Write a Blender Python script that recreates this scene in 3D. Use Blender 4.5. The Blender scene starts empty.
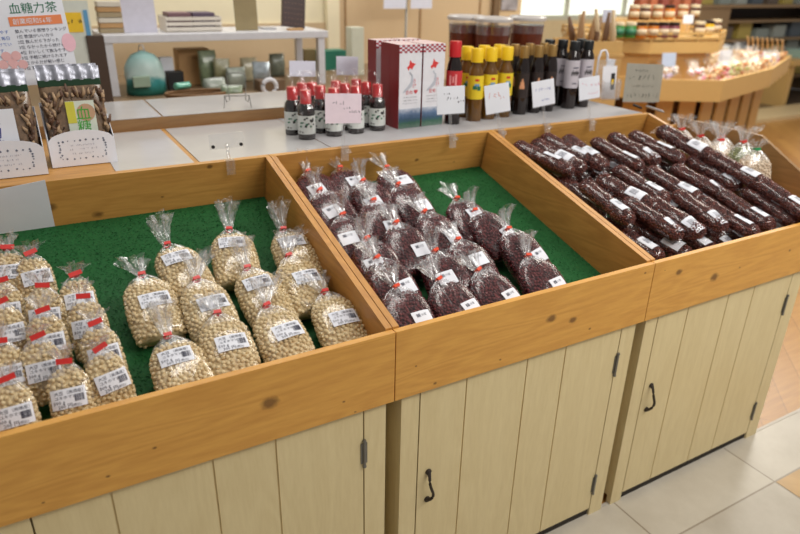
import bpy, bmesh, math, random
import numpy as np
from mathutils import Vector, Matrix, Euler
random.seed(7); RNG = np.random.default_rng(7)
S = bpy.context.scene; C = S.collection
PI = math.pi
# ------------------------------------------------------------------ camera
CAM = Vector((-0.6731, -1.1787, 1.7631)); YAW, PITCH, ROLL, FPX = 0.5235, 0.4213, 0.0216, 650.7762
fwd = Vector((math.sin(YAW)*math.cos(PITCH), math.cos(YAW)*math.cos(PITCH), -math.sin(PITCH)))
r0 = Vector((math.cos(YAW), -math.sin(YAW), 0)); u0 = r0.cross(fwd)
rgt = r0*math.cos(ROLL)+u0*math.sin(ROLL); upv = u0*math.cos(ROLL)-r0*math.sin(ROLL)
cam = bpy.data.objects.new('camera', bpy.data.cameras.new('camera')); C.objects.link(cam)
M = Matrix((rgt, upv, -fwd)).transposed().to_4x4(); M.translation = CAM; cam.matrix_world = M
cam.data.sensor_width = 36; cam.data.lens = FPX/800*36; cam.data.clip_start = .05
cam.data.dof.use_dof = True; cam.data.dof.focus_distance = 1.75; cam.data.dof.aperture_fstop = 2.4
S.camera = cam
# ------------------------------------------------------------------ world, lights, exposure
w = bpy.data.worlds.new('world'); S.world = w; w.use_nodes = True
w.node_tree.nodes['Background'].inputs[0].default_value = (1, .97, .93, 1)
w.node_tree.nodes['Background'].inputs[1].default_value = .33
def area(name, loc, target, sx, sy, power, col):
    l = bpy.data.lights.new(name, 'AREA'); l.shape = 'RECTANGLE'; l.size = sx; l.size_y = sy; l.energy = power; l.color = col
    o = bpy.data.objects.new(name, l); C.objects.link(o); o.location = loc
    o.rotation_euler = (Vector(target)-Vector(loc)).to_track_quat('-Z', 'Y').to_euler()
    return o
area('aisle_light', (1.7, -1.6, 3.0), (1.0, .1, .8), 2.4, .5, 66, (1, .96, .9))
area('tray_light', (.2, .7, 3.1), (.3, .5, 1), 2.2, .35, 22, (1, .96, .9))
area('counter_light', (.6, 3.0, 3.1), (.6, 2.8, 1), 2.4, .5, 30, (1, .97, .92))
area('gondola_light', (4.2, 2.0, 3.2), (4.3, 2.3, 1), 1.6, 1.0, 75, (1, .94, .82))
area('floor_light', (6.5, 2.5, 3.2), (6.5, 2.5, 0), 2.5, 1.5, 95, (1, .94, .83))
area('floor_light', (3.2, -.6, 3.2), (3.0, -.3, 0), 1.6, .8, 22, (1, .96, .9))
S.view_settings.view_transform = 'Standard'; S.view_settings.look = 'None'
S.view_settings.exposure = -0.1; S.view_settings.gamma = 1; S.view_settings.use_curve_mapping = False
try: S.cycles.transparent_max_bounces = 40
except Exception: pass
# ------------------------------------------------------------------ photo rays: pixel -> point on a real surface
def ray(px, py): return fwd + rgt*((px-400)/FPX) - upv*((py-267)/FPX)
def at_z(px, py, z): d = ray(px, py); return CAM + d*((z-CAM.z)/d.z)
def at_y(px, py, y): d = ray(px, py); return CAM + d*((y-CAM.y)/d.y)
# tray frame: x along the row, v up the slope, n out of the tray floor
W = .9; TH = .2621; V = Vector((0, math.cos(TH), math.sin(TH))); N = Vector((0, -math.sin(TH), math.cos(TH)))
F0 = Vector((0, .8917, 1.0658)); HB = .1516; DEP = .884
ZB, ZT = .7835, .983                       # front board bottom, top
def tray_pt(x, s, h): return F0 + Vector((x, 0, 0)) + V*s + N*h
def at_tray(px, py, h):
    d = ray(px, py); P = F0+N*h; p = CAM + d*((P-CAM).dot(N)/d.dot(N)); q = p-F0-N*h
    return q.x, q.dot(V)
# ------------------------------------------------------------------ materials
def srgb(c):
    return tuple((x/12.92 if x <= .04045 else ((x+.055)/1.055)**2.4) for x in [v/255 for v in c])+(1,)
class NT:
    def __init__(s, name):
        s.m = bpy.data.materials.new(name); s.m.use_nodes = True; s.t = s.m.node_tree; s.n = s.t.nodes
        s.b = s.n['Principled BSDF']; s.out = s.n['Material Output']
    def new(s, typ, **kw):
        n = s.n.new(typ)
        for k, v in kw.items():
            if k in n.inputs.keys(): n.inputs[k].default_value = v
            else: setattr(n, k, v)
        return n
    def link(s, a, b): s.t.links.new(a, b)
    def ramp(s, fac, stops):
        r = s.n.new('ShaderNodeValToRGB'); e = r.color_ramp.elements
        while len(e) < len(stops): e.new(.5)
        for el, (p, c) in zip(e, stops): el.position = p; el.color = c
        s.link(fac, r.inputs[0]); return r.outputs[0]
    def mix(s, fac, a, b, blend='MIX'):
        m = s.n.new('ShaderNodeMix'); m.data_type = 'RGBA'; m.blend_type = blend
        for v, i in ((fac, 0), (a, 6), (b, 7)):
            if hasattr(v, 'node'): s.link(v, m.inputs[i])
            else: m.inputs[i].default_value = v
        return m.outputs[2]
    def coords(s, scale=(1, 1, 1), rot=(0, 0, 0), loc=(0, 0, 0), rnd=False):
        tc = s.n.new('ShaderNodeTexCoord'); mp = s.n.new('ShaderNodeMapping')
        mp.inputs['Scale'].default_value = scale; mp.inputs['Rotation'].default_value = rot; mp.inputs['Location'].default_value = loc
        src = tc.outputs['Object']
        if rnd:
            oi = s.n.new('ShaderNodeObjectInfo'); ad = s.n.new('ShaderNodeVectorMath'); ad.operation = 'MULTIPLY_ADD'
            cb = s.n.new('ShaderNodeCombineXYZ')
            for i in range(3): s.link(oi.outputs['Random'], cb.inputs[i])
            s.link(cb.outputs[0], ad.inputs[0]); ad.inputs[1].default_value = (7, 5, 3); s.link(src, ad.inputs[2]); src = ad.outputs[0]
        s.link(src, mp.inputs[0]); return mp.outputs[0]
    def noise(s, vec, scale, detail=4, rough=.55, dist=0):
        n = s.new('ShaderNodeTexNoise'); n.inputs['Scale'].default_value = scale; n.inputs['Detail'].default_value = detail
        n.inputs['Roughness'].default_value = rough; n.inputs['Distortion'].default_value = dist
        s.link(vec, n.inputs['Vector']); return n.outputs['Fac']
    def bump(s, h, strength=.3, dist=.002):
        b = s.new('ShaderNodeBump'); b.inputs['Strength'].default_value = strength; b.inputs['Distance'].default_value = dist
        s.link(h, b.inputs['Height']); s.link(b.outputs[0], s.b.inputs['Normal'])
MATS = {}
def plain(name, rgb, rough=.5, metal=0, var=0, spec=.5, vscale=30, **kw):
    if name in MATS: return MATS[name]
    t = NT(name); c = srgb(rgb); t.b.inputs['Roughness'].default_value = rough; t.b.inputs['Metallic'].default_value = metal
    t.b.inputs['Specular IOR Level'].default_value = spec
    vec = t.coords(rnd=True); f = t.noise(vec, vscale, 3)
    d = max(var, .04); lo = tuple(x*(1-d) for x in c[:3])+(1,); hi = tuple(min(1, x*(1+d)) for x in c[:3])+(1,)
    t.link(t.ramp(f, [(.3, lo), (.7, hi)]), t.b.inputs['Base Color'])
    for k, v in kw.items(): t.b.inputs[k.replace('_', ' ')].default_value = v
    MATS[name] = t.m; return t.m
def wood(name, base, dark, axis='x', knots=(), rough=.45, contrast=1.0, rings=9):
    """honey pine: stretched noise and wavy rings along the board axis, round knots where the board has them"""
    t = NT(name); sc = {'x': (1.1, 9, 9), 'y': (9, 1.1, 9), 'z': (9, 9, 1.1)}[axis]
    vec = t.coords(scale=sc, rnd=not knots)
    wv = t.noise(vec, 1.1, 2, .5, .6)
    m = t.new('ShaderNodeMath', operation='MULTIPLY'); t.link(wv, m.inputs[0]); m.inputs[1].default_value = rings
    fr = t.new('ShaderNodeMath', operation='SINE'); m2 = t.new('ShaderNodeMath', operation='MULTIPLY'); t.link(m.outputs[0], m2.inputs[0]); m2.inputs[1].default_value = 6.28
    t.link(m2.outputs[0], fr.inputs[0])
    fine = t.noise(vec, 14, 3, .6)
    a = t.new('ShaderNodeMath', operation='MULTIPLY_ADD'); t.link(fr.outputs[0], a.inputs[0]); a.inputs[1].default_value = .16*contrast; t.link(fine, a.inputs[2])
    b, d = srgb(base), srgb(dark)
    col = t.ramp(a.outputs[0], [(.2, b), (.95, tuple(b[i]*(1-.55*contrast)+d[i]*.55*contrast for i in range(3))+(1,))])
    tc = t.n.new('ShaderNodeTexCoord')
    for (kx, ky, kz, r) in knots:
        nz = t.noise(tc.outputs['Object'], 60, 2)
        s1 = t.new('ShaderNodeVectorMath', operation='SUBTRACT'); t.link(tc.outputs['Object'], s1.inputs[0]); s1.inputs[1].default_value = (kx, ky, kz)
        s2 = t.new('ShaderNodeVectorMath', operation='MULTIPLY'); t.link(s1.outputs[0], s2.inputs[0]); s2.inputs[1].default_value = (.8, .3, 1.15)
        ln = t.new('ShaderNodeVectorMath', operation='LENGTH'); t.link(s2.outputs[0], ln.inputs[0])
        ad = t.new('ShaderNodeMath', operation='MULTIPLY_ADD'); t.link(nz, ad.inputs[0]); ad.inputs[1].default_value = r*.5; t.link(ln.outputs['Value'], ad.inputs[2])
        mr = t.new('ShaderNodeMapRange'); t.link(ad.outputs[0], mr.inputs[0]); mr.inputs[1].default_value = r*.6; mr.inputs[2].default_value = r*1.05
        mr.inputs[3].default_value = .75; mr.inputs[4].default_value = 0
        col = t.mix(mr.outputs[0], col, srgb((84, 50, 22)))
    t.link(col, t.b.inputs['Base Color']); t.b.inputs['Roughness'].default_value = rough
    t.bump(fine, .08, .001)
    MATS[name] = t.m; return t.m
def film(name, fac=.16, tint=(1, 1, 1), rough=.1, wr=40, strength=.6, white=.35, lo=.6, hi=.74, stretch=(1, 1, .35)):
    """thin clear plastic: see-through, with mirror-like glints at grazing angles and milky creases"""
    t = NT(name); vec = t.coords(scale=stretch, rnd=True); nz = t.noise(vec, wr, 3, .55, 1.0)
    bp = t.new('ShaderNodeBump'); bp.inputs['Strength'].default_value = strength; bp.inputs['Distance'].default_value = .006; t.link(nz, bp.inputs['Height'])
    tr = t.new('ShaderNodeBsdfTransparent'); tr.inputs[0].default_value = tint+(1,)
    gl = t.new('ShaderNodeBsdfGlossy'); gl.inputs['Roughness'].default_value = rough; gl.inputs['Color'].default_value = (1, 1, 1, 1); t.link(bp.outputs[0], gl.inputs['Normal'])
    lw = t.new('ShaderNodeLayerWeight'); lw.inputs[0].default_value = .3
    ma = t.new('ShaderNodeMath', operation='MULTIPLY_ADD', use_clamp=True); t.link(lw.outputs['Facing'], ma.inputs[0]); ma.inputs[1].default_value = fac*1.6; ma.inputs[2].default_value = fac*.55
    m1 = t.new('ShaderNodeMixShader'); t.link(ma.outputs[0], m1.inputs[0]); t.link(tr.outputs[0], m1.inputs[1]); t.link(gl.outputs[0], m1.inputs[2])
    t.b.inputs['Base Color'].default_value = (.86, .87, .9, 1); t.b.inputs['Roughness'].default_value = .3; t.link(bp.outputs[0], t.b.inputs['Normal'])
    st = t.new('ShaderNodeMapRange'); n2 = t.noise(vec, wr*.9, 4, .6, 1.6); t.link(n2, st.inputs[0]); st.inputs[1].default_value = lo; st.inputs[2].default_value = hi; st.inputs[3].default_value = 0; st.inputs[4].default_value = white
    m2 = t.new('ShaderNodeMixShader'); t.link(st.outputs[0], m2.inputs[0]); t.link(m1.outputs[0], m2.inputs[1]); t.link(t.b.outputs[0], m2.inputs[2])
    t.link(m2.outputs[0], t.out.inputs[0]); MATS[name] = t.m; return t.m
PINE = wood('honey_pine', (206, 152, 80), (156, 102, 46))
PINE_D = wood('honey_pine_divider', (200, 144, 72), (146, 92, 38), 'y')
SHADEW = wood('shaded_bin_board', (150, 114, 70), (108, 76, 44), 'y')  # shade on the bin's inner side, put into a darker wood colour
PINE_Z = wood('honey_pine_upright', (206, 152, 80), (150, 96, 40), 'z')
ASH = wood('pale_ash_board', (224, 206, 160), (194, 170, 118), 'z', contrast=.75, rings=5)
ASH_R = wood('raw_board_edge', (186, 148, 92), (140, 100, 52), 'x', contrast=.6)
GOLDW = wood('golden_display_wood', (208, 170, 108), (174, 132, 76), 'x', contrast=.6)
TANW = wood('tan_wall_board', (206, 182, 146), (188, 160, 122), 'z', contrast=.4)
DARK = plain('toe_gap_shadow', (40, 32, 24), .8)
WHITE = plain('white_paper', (226, 228, 236), .55, vscale=8)
GLOSSW = plain('laminated_white', (190, 188, 188), .16, vscale=5, var=.05)
INK = plain('dark_ink', (34, 36, 62), .6); INKB = plain('black_ink', (26, 24, 26), .6)
REDT = plain('red_tape', (206, 44, 38), .35); ORT = plain('orange_tape', (222, 74, 42), .35)
IRON = plain('dark_iron', (70, 62, 56), .42, .7); STEEL = plain('grey_steel', (130, 128, 124), .35, .8)
PLW = plain('white_laminate', (214, 214, 220), .35)
FILM = film('clear_bag_film', .09, white=.2, rough=.14, strength=.5); FILM_M = film('crinkled_clear_film', .09, wr=44, strength=.45, rough=.22, white=.17, lo=.58); FILM_T = film('tube_film', .07, rough=.15, wr=44, strength=.45, white=.26, lo=.6, stretch=(.5, 1, 1))
FILM_P = film('gathered_clear_film', .16, wr=42, strength=.5, rough=.2, white=.38, lo=.45, hi=.75, stretch=(1, 1, .25))
ACRY = film('clear_acrylic', .2, rough=.04, wr=6, strength=.05, white=.12, lo=.3, hi=.8)
# ------------------------------------------------------------------ mesh helpers
class MB:
    def __init__(s): s.v = []; s.f = []; s.mi = []; s.cur = 0
    def add(s, vs, fs, T=None):
        k = len(s.v)
        s.v += [tuple(T @ Vector(p)) if T else tuple(p) for p in vs]
        s.f += [tuple(i+k for i in f) for f in fs]; s.mi += [s.cur]*len(fs); return s
    def mat(s, i): s.cur = i; return s
    def box(s, x0, x1, y0, y1, z0, z1, T=None, bev=0):
        if bev:
            bm = bmesh.new(); bmesh.ops.create_cube(bm, size=1)
            for v in bm.verts: v.co = Vector(((x0+x1)/2+v.co.x*(x1-x0), (y0+y1)/2+v.co.y*(y1-y0), (z0+z1)/2+v.co.z*(z1-z0)))
            bmesh.ops.bevel(bm, geom=bm.edges[:], offset=bev, segments=2, affect='EDGES', profile=.6); bm.verts.index_update()
            s.add([v.co for v in bm.verts], [[v.index for v in f.verts] for f in bm.faces], T); bm.free(); return s
        vs = [(x, y, z) for x in (x0, x1) for y in (y0, y1) for z in (z0, z1)]
        return s.add(vs, [(0, 1, 3, 2), (4, 6, 7, 5), (0, 4, 5, 1), (2, 3, 7, 6), (0, 2, 6, 4), (1, 5, 7, 3)], T)
    def prism(s, poly, x0, x1, T=None):       # polygon in (y,z) extruded along x
        n = len(poly); vs = [(x0, a, b) for a, b in poly]+[(x1, a, b) for a, b in poly]
        fs = [tuple(range(n-1, -1, -1)), tuple(range(n, 2*n))]+[(i, (i+1) % n, n+(i+1) % n, n+i) for i in range(n)]
        return s.add(vs, fs, T)
    def poly_z(s, poly, z0, z1, T=None):      # polygon in (x,y) extruded along z
        n = len(poly); vs = [(a, b, z0) for a, b in poly]+[(a, b, z1) for a, b in poly]
        fs = [tuple(range(n-1, -1, -1)), tuple(range(n, 2*n))]+[(i, (i+1) % n, n+(i+1) % n, n+i) for i in range(n)]
        return s.add(vs, fs, T)
    def lathe(s, prof, seg=20, T=None, cap=True, sx=1, sy=1):
        vs = []; fs = []
        for r, z in prof: vs += [(r*math.cos(2*PI*i/seg)*sx, r*math.sin(2*PI*i/seg)*sy, z) for i in range(seg)]
        for k in range(len(prof)-1): fs += [(k*seg+i, k*seg+(i+1) % seg, (k+1)*seg+(i+1) % seg, (k+1)*seg+i) for i in range(seg)]
        if cap: fs += [tuple(range(seg-1, -1, -1)), tuple((len(prof)-1)*seg+i for i in range(seg))]
        return s.add(vs, fs, T)
    def tube(s, pts, r, seg=8, T=None):
        pts = [Vector(p) for p in pts]; vs = []; fs = []; up = Vector((0, 0, 1))
        for i, p in enumerate(pts):
            d = (pts[min(i+1, len(pts)-1)]-pts[max(i-1, 0)]).normalized()
            a = d.cross(up if abs(d.z) < .9 else Vector((1, 0, 0))).normalized(); b = d.cross(a)
            rr = r[i] if isinstance(r, (list, tuple)) else r
            vs += [p+a*(rr*math.cos(2*PI*k/seg))+b*(rr*math.sin(2*PI*k/seg)) for k in range(seg)]
        for i in range(len(pts)-1): fs += [(i*seg+k, i*seg+(k+1) % seg, (i+1)*seg+(k+1) % seg, (i+1)*seg+k) for k in range(seg)]
        fs += [tuple(range(seg-1, -1, -1)), tuple((len(pts)-1)*seg+k for k in range(seg))]
        return s.add(vs, fs, T)
    def rings(s, rings, cap=True):
        n = len(rings[0]); vs = [p for r in rings for p in r]; fs = []
        for k in range(len(rings)-1): fs += [(k*n+i, k*n+(i+1) % n, (k+1)*n+(i+1) % n, (k+1)*n+i) for i in range(n)]
        if cap: fs += [tuple(range(n-1, -1, -1))]
        return s.add(vs, fs)
    def build(s, name, mats, parent=None, smooth=False, angle=None):
        me = bpy.data.meshes.new(name); me.from_pydata(s.v, [], s.f)
        mats = mats if isinstance(mats, (list, tuple)) else [mats]
        for m in mats: me.materials.append(m)
        if len(mats) > 1: me.polygons.foreach_set('material_index', s.mi)
        me.update()
        bm = bmesh.new(); bm.from_mesh(me); bmesh.ops.recalc_face_normals(bm, faces=bm.faces); bm.to_mesh(me); bm.free()
        if smooth:
            me.polygons.foreach_set('use_smooth', [True]*len(me.polygons))
            if angle: me.set_sharp_from_angle(angle=math.radians(angle))
        o = bpy.data.objects.new(name, me); C.objects.link(o)
        if parent: o.parent = parent
        return o
def tag(o, label, cat, group=None, kind=None):
    o['label'] = label; o['category'] = cat
    if group: o['group'] = group
    if kind: o['kind'] = kind
    return o
def thing(name, label, cat, loc=(0, 0, 0), rot=(0, 0, 0), group=None):
    o = bpy.data.objects.new(name, None); C.objects.link(o); o.location = loc; o.rotation_euler = rot; o.empty_display_size = .05
    return tag(o, label, cat, group)
def struct(o): o['kind'] = 'structure'; return o
def dup(root, mw, label=None, group=None):
    r = root.copy(); C.objects.link(r); r.matrix_world = mw
    if label: r['label'] = label
    if group: r['group'] = group
    for ch in list(root.children):
        c = ch.copy(); C.objects.link(c); c.parent = r
        for g in list(ch.children):
            d = g.copy(); C.objects.link(d); d.parent = c
    return r
class Kind:
    """first use moves the built thing itself, later uses copy it"""
    def __init__(s, root): s.root = root; s.used = False
    def put(s, mw, label, group=None):
        if not s.used:
            s.used = True; s.root.matrix_world = mw; s.root['label'] = label
            if group: s.root['group'] = group
            return s.root
        return dup(s.root, mw, label, group)
def TR(loc, rz=0, rx=0, ry=0): return Matrix.Translation(loc) @ Euler((rx, ry, rz)).to_matrix().to_4x4()
_txt = {}
def text_mb(mb, lines, T=None, mapf=None):
    """lines: (string, x, z, size); lettering lies in the xz plane facing -y"""
    for (st, x, z, size) in lines:
        if st not in _txt:
            cu = bpy.data.curves.new('lettering', 'FONT'); cu.body = st; cu.resolution_u = 1
            o = bpy.data.objects.new('lettering', cu); C.objects.link(o)
            dg = bpy.context.evaluated_depsgraph_get(); me = bpy.data.meshes.new_from_object(o.evaluated_get(dg))
            _txt[st] = ([v.co.copy() for v in me.vertices], [tuple(p.vertices) for p in me.polygons])
            bpy.data.objects.remove(o); bpy.data.curves.remove(cu); bpy.data.meshes.remove(me)
        vs, fs = _txt[st]
        pts = [(x+v.x*size, 0, z+v.y*size) for v in vs]
        if mapf: pts = [mapf(*p) for p in pts]
        mb.add(pts, fs, T)
    return mb
def scribble(mb, x0, x1, z, h, rnd, mapf=None, th=.0012):
    """a line of small unreadable handwriting as short pen strokes"""
    x = x0
    while x < x1:
        ww = rnd.uniform(.3, .8)*h
        for k in range(rnd.randint(2, 3)):
            a = Vector((x+rnd.uniform(0, ww), 0, z+rnd.uniform(0, h))); b = Vector((x+rnd.uniform(0, ww), 0, z+rnd.uniform(0, h)))
            d = b-a
            if d.length < h*.3: continue
            q = Vector((-d.z, 0, d.x)).normalized()*th/2
            pts = [a-q, a+q, b+q, b-q]
            mb.add([mapf(*p) if mapf else p for p in pts], [(0, 1, 2, 3)])
        x += ww+h*.35
# ------------------------------------------------------------------ floor and walls
t = NT('stone_floor_tile')
br = t.new('ShaderNodeTexBrick', offset=0.0, squash=1.0); br.inputs['Scale'].default_value = 1
br.inputs['Color1'].default_value = srgb((196, 188, 172)); br.inputs['Color2'].default_value = srgb((178, 170, 156)); br.inputs['Mortar'].default_value = srgb((120, 104, 84))
br.inputs['Mortar Size'].default_value = .0035; br.inputs['Brick Width'].default_value = .637; br.inputs['Row Height'].default_value = .637; br.inputs['Mortar Smooth'].default_value = .1
t.link(t.coords(loc=(-.951+.637*10, .203+.637*10, 0)), br.inputs['Vector'])
nz = t.noise(t.coords(), 5, 6, .65); t.link(t.mix(.35, br.outputs['Color'], t.ramp(nz, [(.3, srgb((160, 150, 134))), (.7, srgb((206, 200, 188)))]), 'MIX'), t.b.inputs['Base Color'])
t.b.inputs['Roughness'].default_value = .3; TILE = t.m
t = NT('oak_floor_plank')
br = t.new('ShaderNodeTexBrick', offset=.5); br.inputs['Scale'].default_value = 1
br.inputs['Color1'].default_value = srgb((190, 140, 72)); br.inputs['Color2'].default_value = srgb((160, 110, 52)); br.inputs['Mortar'].default_value = srgb((120, 80, 40))
br.inputs['Mortar Size'].default_value = .0018; br.inputs['Brick Width'].default_value = 1.4; br.inputs['Row Height'].default_value = .13; br.inputs['Bias'].default_value = 0
t.link(t.coords(rot=(0, 0, -PI/4)), br.inputs['Vector'])
gr = t.noise(t.coords(scale=(1.5, 14, 1), rot=(0, 0, -PI/4)), 3, 4)
t.link(t.mix(.35, br.outputs['Color'], t.ramp(gr, [(.3, srgb((152, 102, 48))), (.75, srgb((204, 154, 82)))])), t.b.inputs['Base Color']); t.b.inputs['Roughness'].default_value = .28; OAKF = t.m
struct(MB().box(-4, 9, -4, .02, -.1, 0).build('floor', TILE))
struct(MB().box(1.592, 2.223, -.838, -.207, 0, .0012).build('floor_tile', plain('tan_stone_tile', (186, 152, 104), .3, var=.12, vscale=8)))
struct(MB().box(-4, 16, .032, 11, -.1, 0).build('floor_wood', OAKF))
struct(MB().box(-4, 16, .02, .032, -.1, .002).build('trim_1', plain('pale_trim', (196, 188, 176), .4)))
# ------------------------------------------------------------------ display cabinets
def cabinet(X0, mirror, label, skip_left=False):
    r = thing('display_cabinet', label, 'cabinet', (X0, 0, 0), group='panelled cabinets under the trays')
    x0, x1 = .03, (.893 if X0 > .8 else .884); y = .016
    m = lambda x: (.914-x) if mirror else x
    def span(mb, a, b, *q): a, b = sorted((m(a), m(b))); return mb.box(a, b, *q)
    mb = MB(); mb.box(x0, x1, y+.0202, .86, .03, .782); mb.build('carcass', ASH, r)
    mb = MB(); mb.box(x0+.056, x1-.064, y+.006, .8, 0, .0298); mb.build('base', DARK, r)  # near-black box paints the shadow in the gap under the door
    for a, b in ((.03, .084), (.823, x1)):
        s = MB(); span(s, a, b, y, y+.02, .0, .782); s.build('stile', ASH, r)
    d = thing('door', None, None); del d['label']; del d['category']; 
    bpy.data.objects.remove(d)
    g = [.088, .234, .445, .591, .819]; mb = MB(); gw = .0022
    span(mb, g[0], g[-1], y+.004, y+.0195, .034, .776)
    for a, b in zip(g[:-1], g[1:]): span(mb, a+(gw if a != g[0] else 0), b-(gw if b != g[-1] else 0), y, y+.006, .034, .776)
    door = mb.build('door', [ASH], r)
    # curved iron pull
    hx = m(.122); pts = []
    for k in range(13):
        q = k/12; pts.append((hx+.006*math.sin(q*2*PI), y-.004-.022*math.sin(q*PI)**.6, .395+.1*q))
    h = MB().tube(pts, [.0044 if 0 < k < 12 else .0065 for k in range(13)])
    for z in (.395, .495): h.lathe([(.0095, 0), (.0095, .004), (.006, .007)], 10, Matrix.Translation((hx, y+.0, z)) @ Matrix.Rotation(PI/2, 4, 'X'))
    h.build('handle', IRON, door, True, 40)
    for z in (.64, .145):
        hg = MB(); hxx = m(.821); hg.tube([(hxx, y-.004, z-.036), (hxx, y-.004, z+.036)], .0042, 10)
        hg.box(hxx-.009, hxx+.009, y-.0025, y+.001, z-.032, z+.032)
        for k in (-.04, .04): hg.lathe([(.005, -.003), (.0058, 0), (.004, .004)], 8, Matrix.Translation((hxx, y-.004, z+k)))
        hg.build('hinge', STEEL, door, True, 40)
    return r
cabinet(-.9, False, 'pale panelled cabinet under the tray of pale soybeans')
cabinet(0, False, 'pale panelled cabinet under the tray of knotted dark red bean bags')
cabinet(.9, False, 'pale panelled cabinet under the tray of long bean tubes')
# ------------------------------------------------------------------ slanted trays
t = NT('artificial_turf'); vec = t.coords()
nz = t.noise(vec, 160, 3, .7); n2 = t.noise(vec, 9, 3)
c = t.ramp(nz, [(.3, srgb((6, 72, 28))), (.55, srgb((9, 94, 36))), (.8, srgb((24, 116, 52)))]); t.link(t.mix(n2, c, srgb((7, 78, 30))), t.b.inputs['Base Color'])
t.b.inputs['Roughness'].default_value = .75; TURF = t.m
tb = F0+N*HB
def tray(X0, label, fk, bk, turf_from):
    r = thing('display_tray', label, 'tray', (X0, 0, 0), group='slanted wooden trays along the counter')
    FM = wood('front_board_pine_%d' % len(fk), (220, 164, 80), (180, 118, 46), 'x', fk)
    BM = wood('back_board_pine_%d' % len(bk), (208, 154, 80), (164, 108, 46), 'x', bk)
    MB().box(.0012, W-.0012, 0, .018, ZB, ZT, bev=.0012).build('front_board', FM, r)
    sd = [(.0185, ZB), (.0185, ZT+.0049), (tb.y-.001, tb.z-.0003), (F0.y-.001, F0.z-.05), (.87, ZB)]
    for a in (.0012, W-.0182): MB().prism(sd, a, a+.017).build('side_board', PINE_D, r)
    p0 = F0+N*(-.04); p1 = tb
    MB().prism([(p0.y, p0.z), (p1.y, p1.z), (p1.y+.028, p1.z+.0), (p0.y+.028, p0.z)], .0012, W-.0012).build('back_board', BM, r)
    fl = [tray_pt(0, -DEP+.036, -.012), tray_pt(0, -DEP+.036, -.004), tray_pt(0, -.001, -.004), tray_pt(0, -.001, -.012)]
    MB().prism([(q.y, q.z) for q in fl], .0185, W-.0185).build('base_panel', PINE_D, r)
    # turf: a backing and many short blades
    mb = MB(); fl = [tray_pt(0, -DEP+.036, -.0038), tray_pt(0, -DEP+.036, 0), tray_pt(0, -.001, 0), tray_pt(0, -.001, -.0038)]
    mb.prism([(q.y, q.z) for q in fl], .019, W-.019)
    for k in range(turf_from):
        x = RNG.uniform(.022, W-.022); s = RNG.uniform(-DEP+.04, -.006); a = RNG.uniform(0, 2*PI); l = RNG.uniform(.002, .0045); ww = .0016
        b = tray_pt(x, s, 0); dx = Vector((math.cos(a), math.sin(a), 0))
        mb.add([b-dx*ww, b+dx*ww, b+N*l+Vector((RNG.uniform(-.009, .009), RNG.uniform(-.009, .009), 0))], [(0, 1, 2)])
    mb.build('grass_mat', TURF, r)['kind'] = 'stuff'
    return r
tray(-.9, 'slanted wooden tray lined with turf holding pale soybean bags',
     [(.58, 0, .888, .026), (.33, 0, .86, .006), (.235, 0, .825, .006), (.115, 0, .81, .004), (.76, 0, .83, .005), (.79, 0, .79, .004)],
     [(.235, .86, 1.13, .024), (.36, .87, 1.085, .02), (.55, .87, 1.115, .007), (.70, .86, 1.2, .012), (.08, .87, 1.07, .01)], 14000)
tray(0, 'slanted wooden tray lined with turf holding knotted dark red bean bags',
     [(.50, 0, .895, .021), (.585, 0, .868, .018), (.12, 0, .80, .007), (.33, 0, .81, .005), (.66, 0, .82, .006), (.06, 0, .87, .004), (.86, 0, .96, .006)],
     [(.575, .87, 1.13, .012), (.75, .87, 1.1, .008), (.1, .87, 1.12, .006)], 14000)
tray(.9, 'slanted wooden tray filled with long dark bean tubes',
     [(.12, 0, .93, .018), (.31, 0, .872, .025), (.44, 0, .88, .005), (.72, 0, .89, .008), (.05, 0, .95, .003)],
     [(.3, .87, 1.14, .008), (.6, .87, 1.12, .009)], 2500)
# ------------------------------------------------------------------ bean bags
def ico(sub):
    bm = bmesh.new(); bmesh.ops.create_icosphere(bm, subdivisions=sub, radius=1); bm.verts.index_update()
    v = np.array([x.co[:] for x in bm.verts]); f = np.array([[q.index for q in p.verts] for p in bm.faces]); bm.free(); return v, f
ICO1, ICO2 = ico(1), ico(2)
def scatter_mesh(name, base, mats4, mat, parent, core=None):
    v, f = base; vs = []; fs = []; k = 0
    for A, p in mats4:
        vs.append(v @ A.T + p); fs.append(f+k); k += len(v)
    vs = np.concatenate(vs).tolist(); fs = np.concatenate(fs).tolist()
    if core: n = len(vs); vs += [tuple(p) for p in core.v]; fs += [[i+n for i in q] for q in core.f]
    me = bpy.data.meshes.new(name); me.from_pydata(vs, [], fs); me.materials.append(mat)
    me.polygons.foreach_set('use_smooth', [True]*len(me.polygons)); me.update()
    o = bpy.data.objects.new(name, me); C.objects.link(o); o.parent = parent; o['kind'] = 'stuff'; return o
def dart(sampler, d, tries):
    cell = {}; out = []
    for _ in range(tries):
        p = sampler()
        if p is None: continue
        key = tuple(int(math.floor(q/d)) for q in p); ok = True
        for dx in (-1, 0, 1):
            for dy in (-1, 0, 1):
                for dz in (-1, 0, 1):
                    for q in cell.get((key[0]+dx, key[1]+dy, key[2]+dz), ()):
                        if (p[0]-q[0])**2+(p[1]-q[1])**2+(p[2]-q[2])**2 < d*d: ok = False; break
                    if not ok: break
                if not ok: break
            if not ok: break
        if ok: cell.setdefault(key, []).append(p); out.append(p)
    return out
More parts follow.
